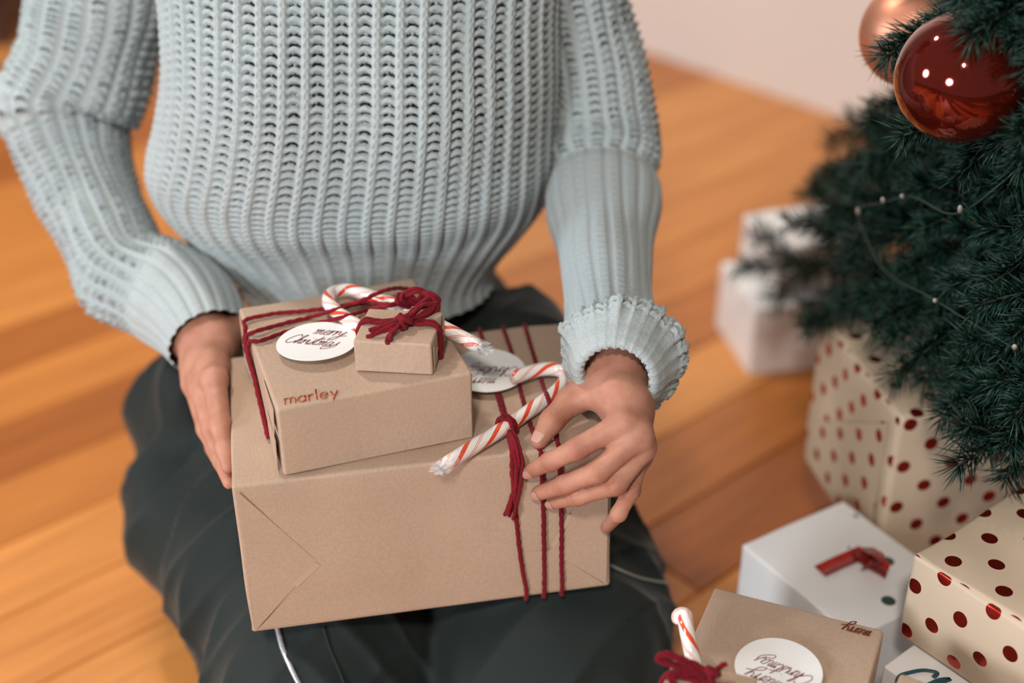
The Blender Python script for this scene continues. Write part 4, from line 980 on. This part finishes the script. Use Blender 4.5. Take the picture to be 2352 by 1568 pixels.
# tall dotted gift, raised on a plain brown one
dz = .145; dh = .178; A = zpt(2066, 962, dz+dh); Bk = zpt(1884, 722, dz+dh)
dirb = (Bk-A)[:2]; ya = math.atan2(dirb[1], dirb[0])-math.pi/2; dd = np.linalg.norm(dirb)
Md = Matrix.Translation((A[0], A[1], dz)) @ Matrix.Rotation(ya, 4, 'Z')
gd = gift('gift_box', Md, (.27, dd, dh), 'cream gift with red foil dots, partly under the tree branches and behind the white gift', PILE, mat=DOTS, uv=True, seed=18, amp=.0012, r=.006, bulge=.003)
RD = np.array(Md.to_3x3()); TD = np.array(Md.translation); CREAM = plain('cream_paper', (.56, .435, .315), .5)
def dl(y, z): return RD @ np.array([0, y, z])+TD
plate('paper_flap', [dl(.012, dh*.93), dl(dd*.95, dh*.30), dl(dd*.9, .01), dl(.012, .01)], -RD[:, 0], .0005, DOTS, gd, .0035)
Mu = Matrix.Translation((A[0], A[1], 0)) @ Matrix.Rotation(ya, 4, 'Z') @ Matrix.Translation((.035, .03, 0))
gift('gift_box', Mu, (.22, dd-.05, dz-.0015), 'low brown paper gift on the floor beneath the tall dotted gift', PILE, seed=19)
# front dotted gift on a white one with dark green lettering
fz = .235; fh = .088; A = zpt(2093, 1268, fz+fh); 
yf_ = math.radians(38); Rf = np.array(Matrix.Rotation(yf_, 3, 'Z')); fd = (.20, .22, fh)
o_ = A-Rf @ np.array([0, fd[1], 0]); Mf = Matrix.Translation((o_[0], o_[1], fz)) @ Matrix.Rotation(yf_, 4, 'Z')
gf = gift('gift_box', Mf, fd, 'cream gift with red foil dots, lying on the white gift with green lettering', PILE, mat=DOTS, uv=True, seed=20, amp=.0012, r=.006, bulge=.004)
Mg = Mf @ Matrix.Translation((-.035, -.03, -fz)); gl = gift('gift_box', Mg, (.235, .235, fz-.0015), 'white gift with dark green lettering, beneath the front dotted gift', PILE, mat=WHITEGIFT, seed=21)
GREENINK = plain('green_ink', (.012, .075, .085), .35)
Rg_ = np.array(Mg.to_3x3()); pz = zpt(2052, 1536, fz+.0008)
parts, ww = word('ChC', GL, ADV, .016, .0019, .3)
parts = [(v, f) for v, f in parts]; xg = unit(zpt(2110, 1568, fz)-zpt(2052, 1536, fz)); V, F = place(parts, basis(zpt(2050, 1560, fz+.0008), xg, np.cross([0, 0, 1.], xg), np.array([0, 0, 1.]))); obj('lettering', V, F, GREENINK, gl)
# brown gift whose corner shows at the lower edge
A = zpt(2070, 1546, .30); ye = math.radians(60); Re = np.array(Matrix.Rotation(ye, 3, 'Z')); o_ = A-Re @ np.array([.07, .07, 0])
gift('gift_box', Matrix.Translation((o_[0], o_[1], 0)) @ Matrix.Rotation(ye, 4, 'Z'), (.07, .07, .30), 'brown paper gift whose top corner is in front of the green-lettered white gift', PILE, seed=23)
# white gifts behind
A = PZ(1722, 872, 0); Mw1 = Matrix.Translation((A[0], A[1]+.01, 0)) @ Matrix.Rotation(math.radians(12), 4, 'Z')
gift('gift_box', Mw1, (.22, .14, .105), 'plain white gift on the floor behind the tall dotted gift', PILE, mat=WHITEGIFT, seed=24, bulge=.002)
Mw2 = Mw1 @ Matrix.Translation((.035, .02, .1075)) @ Matrix.Rotation(math.radians(6), 4, 'Z')
gift('gift_box', Mw2, (.17, .11, .075), 'smaller plain white gift stacked on another white gift behind the dotted one', PILE, mat=WHITEGIFT, seed=25, bulge=.002)

# ================================================================== Christmas tree
NEEDLE = plain('pine_needle', (.004, .034, .022), .40, spec=.5, noise=.5, nscale=30); STEM = plain('branch_wire', (.010, .022, .013), .7, noise=.2, nscale=60)
BARK = plain('trunk_bark', (.05, .032, .02), .8, noise=.3, nscale=20)
TR = np.array([.80, 1.34, 0.])
tree = thing('christmas_tree', TR, 'dark green artificial Christmas tree hung with red and copper baubles', 'tree')
V, F = tube(np.array([TR+[0, 0, z] for z in np.linspace(.02, 1.72, 18)]), np.linspace(.024, .006, 18), 12); obj('trunk', V, F, BARK, tree)
for a_ in range(3):
    d = np.array([math.cos(a_*2.094+.4), math.sin(a_*2.094+.4), 0]); V, F = tube(crom(np.array([TR+[0, 0, .12], TR+d*.10+[0, 0, .06], TR+d*.2+[0, 0, .011]]), 12), .009, 8); obj('stand_leg', V, F, plain('stand_metal', (.02, .05, .03), .4), tree)
def sprig(seed, L=.20, dens=2600, nl=.029):
    """branch along +x drooping slightly; returns stem and needle meshes"""
    rg = np.random.default_rng(seed); stems, axes = [], []
    main = np.array([(0, 0, 0), (L*.35, 0, .006), (L*.7, 0, .004), (L, 0, -.006)]); axes.append(crom(main, 20))
    for k_ in range(4):
        f = .25+.16*k_; s_ = (-1)**k_; b0 = axes[0][int(f*19)]; ln = L*(.50-.07*k_)*rg.uniform(.85, 1.15)
        d = unit(np.array([.75, s_*.65, rg.uniform(-.12, .2)])); axes.append(crom(np.array([b0, b0+d*ln*.5+[0, 0, .002], b0+d*ln+[0, 0, -.004]]), 12))
    for a_ in axes: stems.append(tube(a_, np.linspace(.0018, .0010, len(a_)), 6))
    Vn, Fn, off = [], [], 0
    for a_ in axes:
        ln = np.linalg.norm(np.diff(a_, axis=0), axis=1).sum(); n = int(ln*dens); G = crom(a_, n); T, N, B = frames(G)
        ph = rg.uniform(0, 2*np.pi, n); out = np.cos(ph)[:, None]*B+np.sin(ph)[:, None]*N
        lean = rg.uniform(.55, 1.0, n)[:, None]; D = unit(out*lean+T*rg.uniform(.35, .9, n)[:, None]); ll = (nl*rg.uniform(.65, 1.1, n))[:, None]
        b0 = G; tip = G+D*ll+np.array([0, 0, -.0015]); mid = G+D*ll*.55; w_ = unit(np.cross(D, unit(rg.normal(size=(n, 3)))))*.00075; w2 = np.cross(D, w_)*.5
        Vn.append(np.stack([b0+w_*.6, b0-w_*.6, mid+w_, mid-w_, mid+w2, tip], 1).reshape(-1, 3)); k_ = np.arange(n)[:, None]*6+off
        Fn.append(np.concatenate([k_+[0, 2, 4], k_+[0, 4, 1], k_+[1, 4, 3], k_+[0, 1, 3], k_+[0, 3, 2], k_+[2, 5, 4], k_+[4, 5, 3], k_+[3, 5, 2]])); off += n*6
    return join(stems), (np.concatenate(Vn), np.concatenate(Fn))
SPR = []
for sd in range(5):
    (sv, sf), (nv_, nf) = sprig(sd+1, L=(.20, .24, .17, .22, .15)[sd]); SPR.append((meshdata('branch', sv, sf, STEM), meshdata('needles', nv_, nf, NEEDLE, smooth=False), (.20, .24, .17, .22, .15)[sd]))
REDC, REDR = P(2208, 178, 1.085), .0500; COPC, COPR = P(2098, 78, 1.27), .0475
BALLS = [(REDC, REDR), (COPC, COPR)]
BOXES = [(np.array(m_.to_3x3()), np.array(m_.translation), np.array(d_)) for m_, d_ in ((Md, (.27, dd, dh)), (Mf, fd), (Mg, (.235, .235, fz-.0015)))]
def clear_step(Pw, ball_gap, box_gap):
    """translation that frees the stem points Pw of the deepest obstacle they enter, or None"""
    best, mv = 1e-4, None
    for c, R in BALLS:
        e = np.linalg.norm(Pw-c, axis=1); i = e.argmin(); q = R+ball_gap-e[i]
        if q > best: best = q; mv = unit(Pw[i]-c+np.array([0, 0, .004]))*q
    for Rm, T, D in BOXES:
        q = (Pw-T) @ Rm; d = np.stack([q[:, 0], D[0]-q[:, 0], q[:, 1], D[1]-q[:, 1], D[2]-q[:, 2], q[:, 2]], 1)+box_gap
        m_ = d.min(1); i = m_.argmax()
        if m_[i] > best:
            best = m_[i]; up_ = d[i, 4]; k = d[i, :4].argmin()
            mv = np.array([0, 0, up_]) if up_ < d[i, k]+.05 else Rm @ (np.array([(-1, 0, 0), (1, 0, 0), (0, -1, 0), (0, 1, 0)][k])*d[i, k])
    return mv
def bend_needles(Vw):
    """needles that would enter a bauble or a gift lie against its surface"""
    V = Vw.copy()
    for c, R in BALLS:
        d = V-c; e = np.linalg.norm(d, axis=1); m_ = e < R+.0006; V[m_] = c+d[m_]/e[m_][:, None]*(R+.0006+.0012*rng.random(m_.sum())[:, None])
    for Rm, T, D in BOXES:
        q = (V-T) @ Rm; g = .003; d = np.stack([q[:, 0], D[0]-q[:, 0], q[:, 1], D[1]-q[:, 1], D[2]-q[:, 2]], 1)+g; m_ = (d > 0).all(1) & (q[:, 2] > 0); k = d.argmin(1)
        for f, (ax, val) in enumerate(((0, -g), (0, D[0]+g), (1, -g), (1, D[1]+g), (2, D[2]+g))): w_ = m_ & (k == f); q[w_, ax] = val
        V[m_] = q[m_] @ Rm.T+T
    return V
def verts_of(me):
    a_ = np.empty(len(me.vertices)*3, np.float32); me.vertices.foreach_get('co', a_); return a_.reshape(-1, 3).astype(float)
def branch(tip, root=None, kind=0, roll=0.0, scale=1.0):
    """a branch from the trunk whose sprig ends at tip, moved aside where a bauble or a gift is in its way"""
    tip = np.asarray(tip, float); bm, nm, L = SPR[kind]; L = L*scale
    if root is None: root = np.array([TR[0], TR[1], max(.3, tip[2]+.05)])
    sv = verts_of(bm)
    for it in range(40):
        d = unit(tip-root); base = tip-d*L
        Mx = Matrix.Translation(tuple(base)) @ Vector(d).to_track_quat('X', 'Z').to_matrix().to_4x4() @ Matrix.Rotation(roll, 4, 'X') @ Matrix.Scale(scale, 4)
        A_ = np.array(Mx); mv = clear_step(sv @ A_[:3, :3].T+A_[:3, 3], .009, .005)
        if mv is None: break
        tip = tip+mv*1.05; root = root+mv*np.array([0, 0, .8])
    o = bpy.data.objects.new('branch', bm); col.objects.link(o); o.matrix_basis = Mx; attach(o, tree)
    Vw = verts_of(nm) @ A_[:3, :3].T+A_[:3, 3]; V2 = bend_needles(Vw); me = nm
    if np.abs(V2-Vw).max() > 1e-6:
        me = nm.copy(); me.vertices.foreach_set('co', ((V2-A_[:3, 3]) @ np.linalg.inv(A_[:3, :3]).T).astype(np.float32).ravel()); me.update()
    n = bpy.data.objects.new('needles', me); col.objects.link(n); n.parent = o; n['kind'] = 'stuff'
    return base, root
limbs = []
def add(tip, root=None, **k_): limbs.append(branch(tip, root, **k_))
# branches read from the photograph (tip pixel, depth)
HERO = [(1812, 520, 1.50, 1), (1875, 405, 1.52, 2), (1900, 600, 1.46, 3), (1850, 745, 1.42, 2), (1930, 690, 1.38, 0), (2005, 235, 1.40, 2), (1995, 370, 1.36, 0), (2000, 300, 1.46, 4), (2055, 850, 1.27, 1), (2110, 800, 1.25, 3),
        (2005, 740, 1.30, 0), (2190, 940, 1.20, 0), (2215, 985, 1.18, 2), (2205, 1115, 1.17, 2), (2030, 108, 1.18, 4), (2215, 22, 1.045, 4), (2195, 48, 1.025, 4), (2245, 60, 1.015, 4), (2290, 70, 1.035, 2), (2325, 190, 1.03, 2), (2335, 300, 1.035, 4), (2300, 330, 1.05, 2), (2180, 330, 1.10, 0), (1900, 480, 1.42, 1), (1960, 560, 1.36, 3),
        (2060, 620, 1.30, 1), (2120, 520, 1.27, 0), (2180, 640, 1.24, 3), (2080, 420, 1.30, 1), (2230, 760, 1.20, 1), (2290, 860, 1.16, 0), (2300, 420, 1.17, 3), (2200, 350, 1.22, 1), (2320, 60, 1.13, 0), (2200, -20, 1.15, 1), (2340, 300, 1.12, 2),
        (2310, 1010, 1.15, 2), (2290, 640, 1.16, 1), (2150, 240, 1.26, 3), (2340, 940, 1.12, 4), (2345, 520, 1.12, 1), (2330, 760, 1.12, 3)]
for i, (u, v, t, kd) in enumerate(HERO): add(P(u, v, t), kind=kd, roll=(i*1.7) % 3.1-1.5, scale=.95+.1*((i*37) % 5)/4)
add(COPC+np.array([-.028, -.012, .076]), COPC+np.array([.36, .22, .13]), kind=2, roll=.4, scale=1.0)      # the branch that carries the copper bauble
rg = np.random.default_rng(4)
for lev in range(11):                                              # the rest of the tree
    z = .30+lev*.135; rad = .50*(1-(z-.30)/1.62)+.04; nb = max(5, int(17*(rad/.5)))
    for j in range(nb):
        a_ = 2*math.pi*(j+.5*(lev % 2))/nb+rg.uniform(-.12, .12); rr = rad*rg.uniform(.86, 1.04)
        tip = TR+np.array([math.cos(a_)*rr, math.sin(a_)*rr, z-.05*rg.uniform(.4, 1.3)])
        d = tip-CAM; t_ = d @ FW; u_ = 1176+FPX*d[0]/t_; v_ = 784-FPX*(d @ UP)/t_
        if u_ < 2330 and v_ < 1250: 
            if tip[1] < TR[1]+.15: continue
        if np.linalg.norm(tip[:2]) < .45: continue
        add(tip, np.array([TR[0], TR[1], z+.02]), kind=int(rg.integers(0, 4)), roll=rg.uniform(-1.5, 1.5), scale=1.1)
        for q in (.62, .36): 
            if rad*q > .1: add(TR+np.array([math.cos(a_+.15)*rr*q, math.sin(a_+.15)*rr*q, z+.01]), np.array([TR[0], TR[1], z+.02]), kind=int(rg.integers(0, 4)), roll=rg.uniform(-1.5, 1.5), scale=1.0)
parts = []
for b_, r_ in limbs:
    if np.linalg.norm(b_-r_) > .03: parts.append(tube(crom(np.array([r_, (b_+r_)/2+[0, 0, .006], b_]), 6), np.array([.0034, .003, .0028, .0026, .0024, .002]), 5))
V, F = join(parts); o = obj('limbs', V, F, STEM, tree); tag(o, kind='stuff')

# ---- baubles
def bauble(label, c, R, mat):
    t = thing('bauble', c-np.array([0, 0, R]), label, 'bauble', 'baubles on the Christmas tree')
    K = 40; S = 56; V = np.array([[R*math.sin(math.pi*i/K)*math.cos(2*math.pi*j/S), R*math.sin(math.pi*i/K)*math.sin(2*math.pi*j/S), R*math.cos(math.pi*i/K)] for i in range(K+1) for j in range(S)])+c
    obj('ball', V, gridfaces(K+1, S), mat, t)
    GOLD = plain('cap_metal', (.7, .5, .25), .25, metal=1.0)
    V, F = tube(np.array([c+[0, 0, R-.002], c+[0, 0, R+.010], c+[0, 0, R+.0101]]), [.0105, .0105, .004], 18); obj('cap', V, F, GOLD, t)
    V, F = tube(np.array([c+[.005*math.cos(x), 0, R+.014+.005*math.sin(x)] for x in np.linspace(0, 6.28, 20)]), .0007, 6, False); obj('hook', V, F, GOLD, t)
REDBALL = plain('glossy_red_lacquer', (.17, .014, .007), .07, metal=.75, Coat_Weight=.35, Coat_Roughness=.03)
COPBALL = plain('satin_copper', (.68, .30, .19), .46, metal=.85)
bauble('large glossy dark red bauble hanging on the tree', REDC, REDR, REDBALL)
bauble('satin copper bauble hanging behind the glossy red one', COPC, COPR, COPBALL)
# ---- string lights, unlit
LS = thing('string_lights', P(2260, 30, 1.12), 'thin string of small clear bulbs wound through the tree branches', 'string lights')
path = [P(2255, 30, 1.115), P(2330, 140, 1.12), P(2390, 330, 1.16), P(2300, 420, 1.165), P(2205, 488, 1.20), P(2075, 452, 1.27), P(2030, 465, 1.29), P(1972, 492, 1.36), P(2010, 590, 1.33), P(2150, 690, 1.22), P(2330, 800, 1.12)]
V, F = tube(crom(np.array(path), 160), .0009, 6); obj('cable', V, F, plain('green_cable', (.01, .03, .02), .5), LS)
BULB = plain('clear_bulb', (.55, .50, .44), .08, spec=.9, Transmission_Weight=.3)
for i, q in enumerate((0, 2, 4, 5, 6, 7, 9, 10)):
    c = np.array(path[q]); d = unit(np.array([-.3, -.7, .4+.2*(i % 3)])); V, F = tube(np.array([c, c+d*.004, c+d*.009, c+d*.013, c+d*.015]), [.0015, .0021, .0023, .0016, .0005], 10); obj('bulb', V, F, BULB, LS)
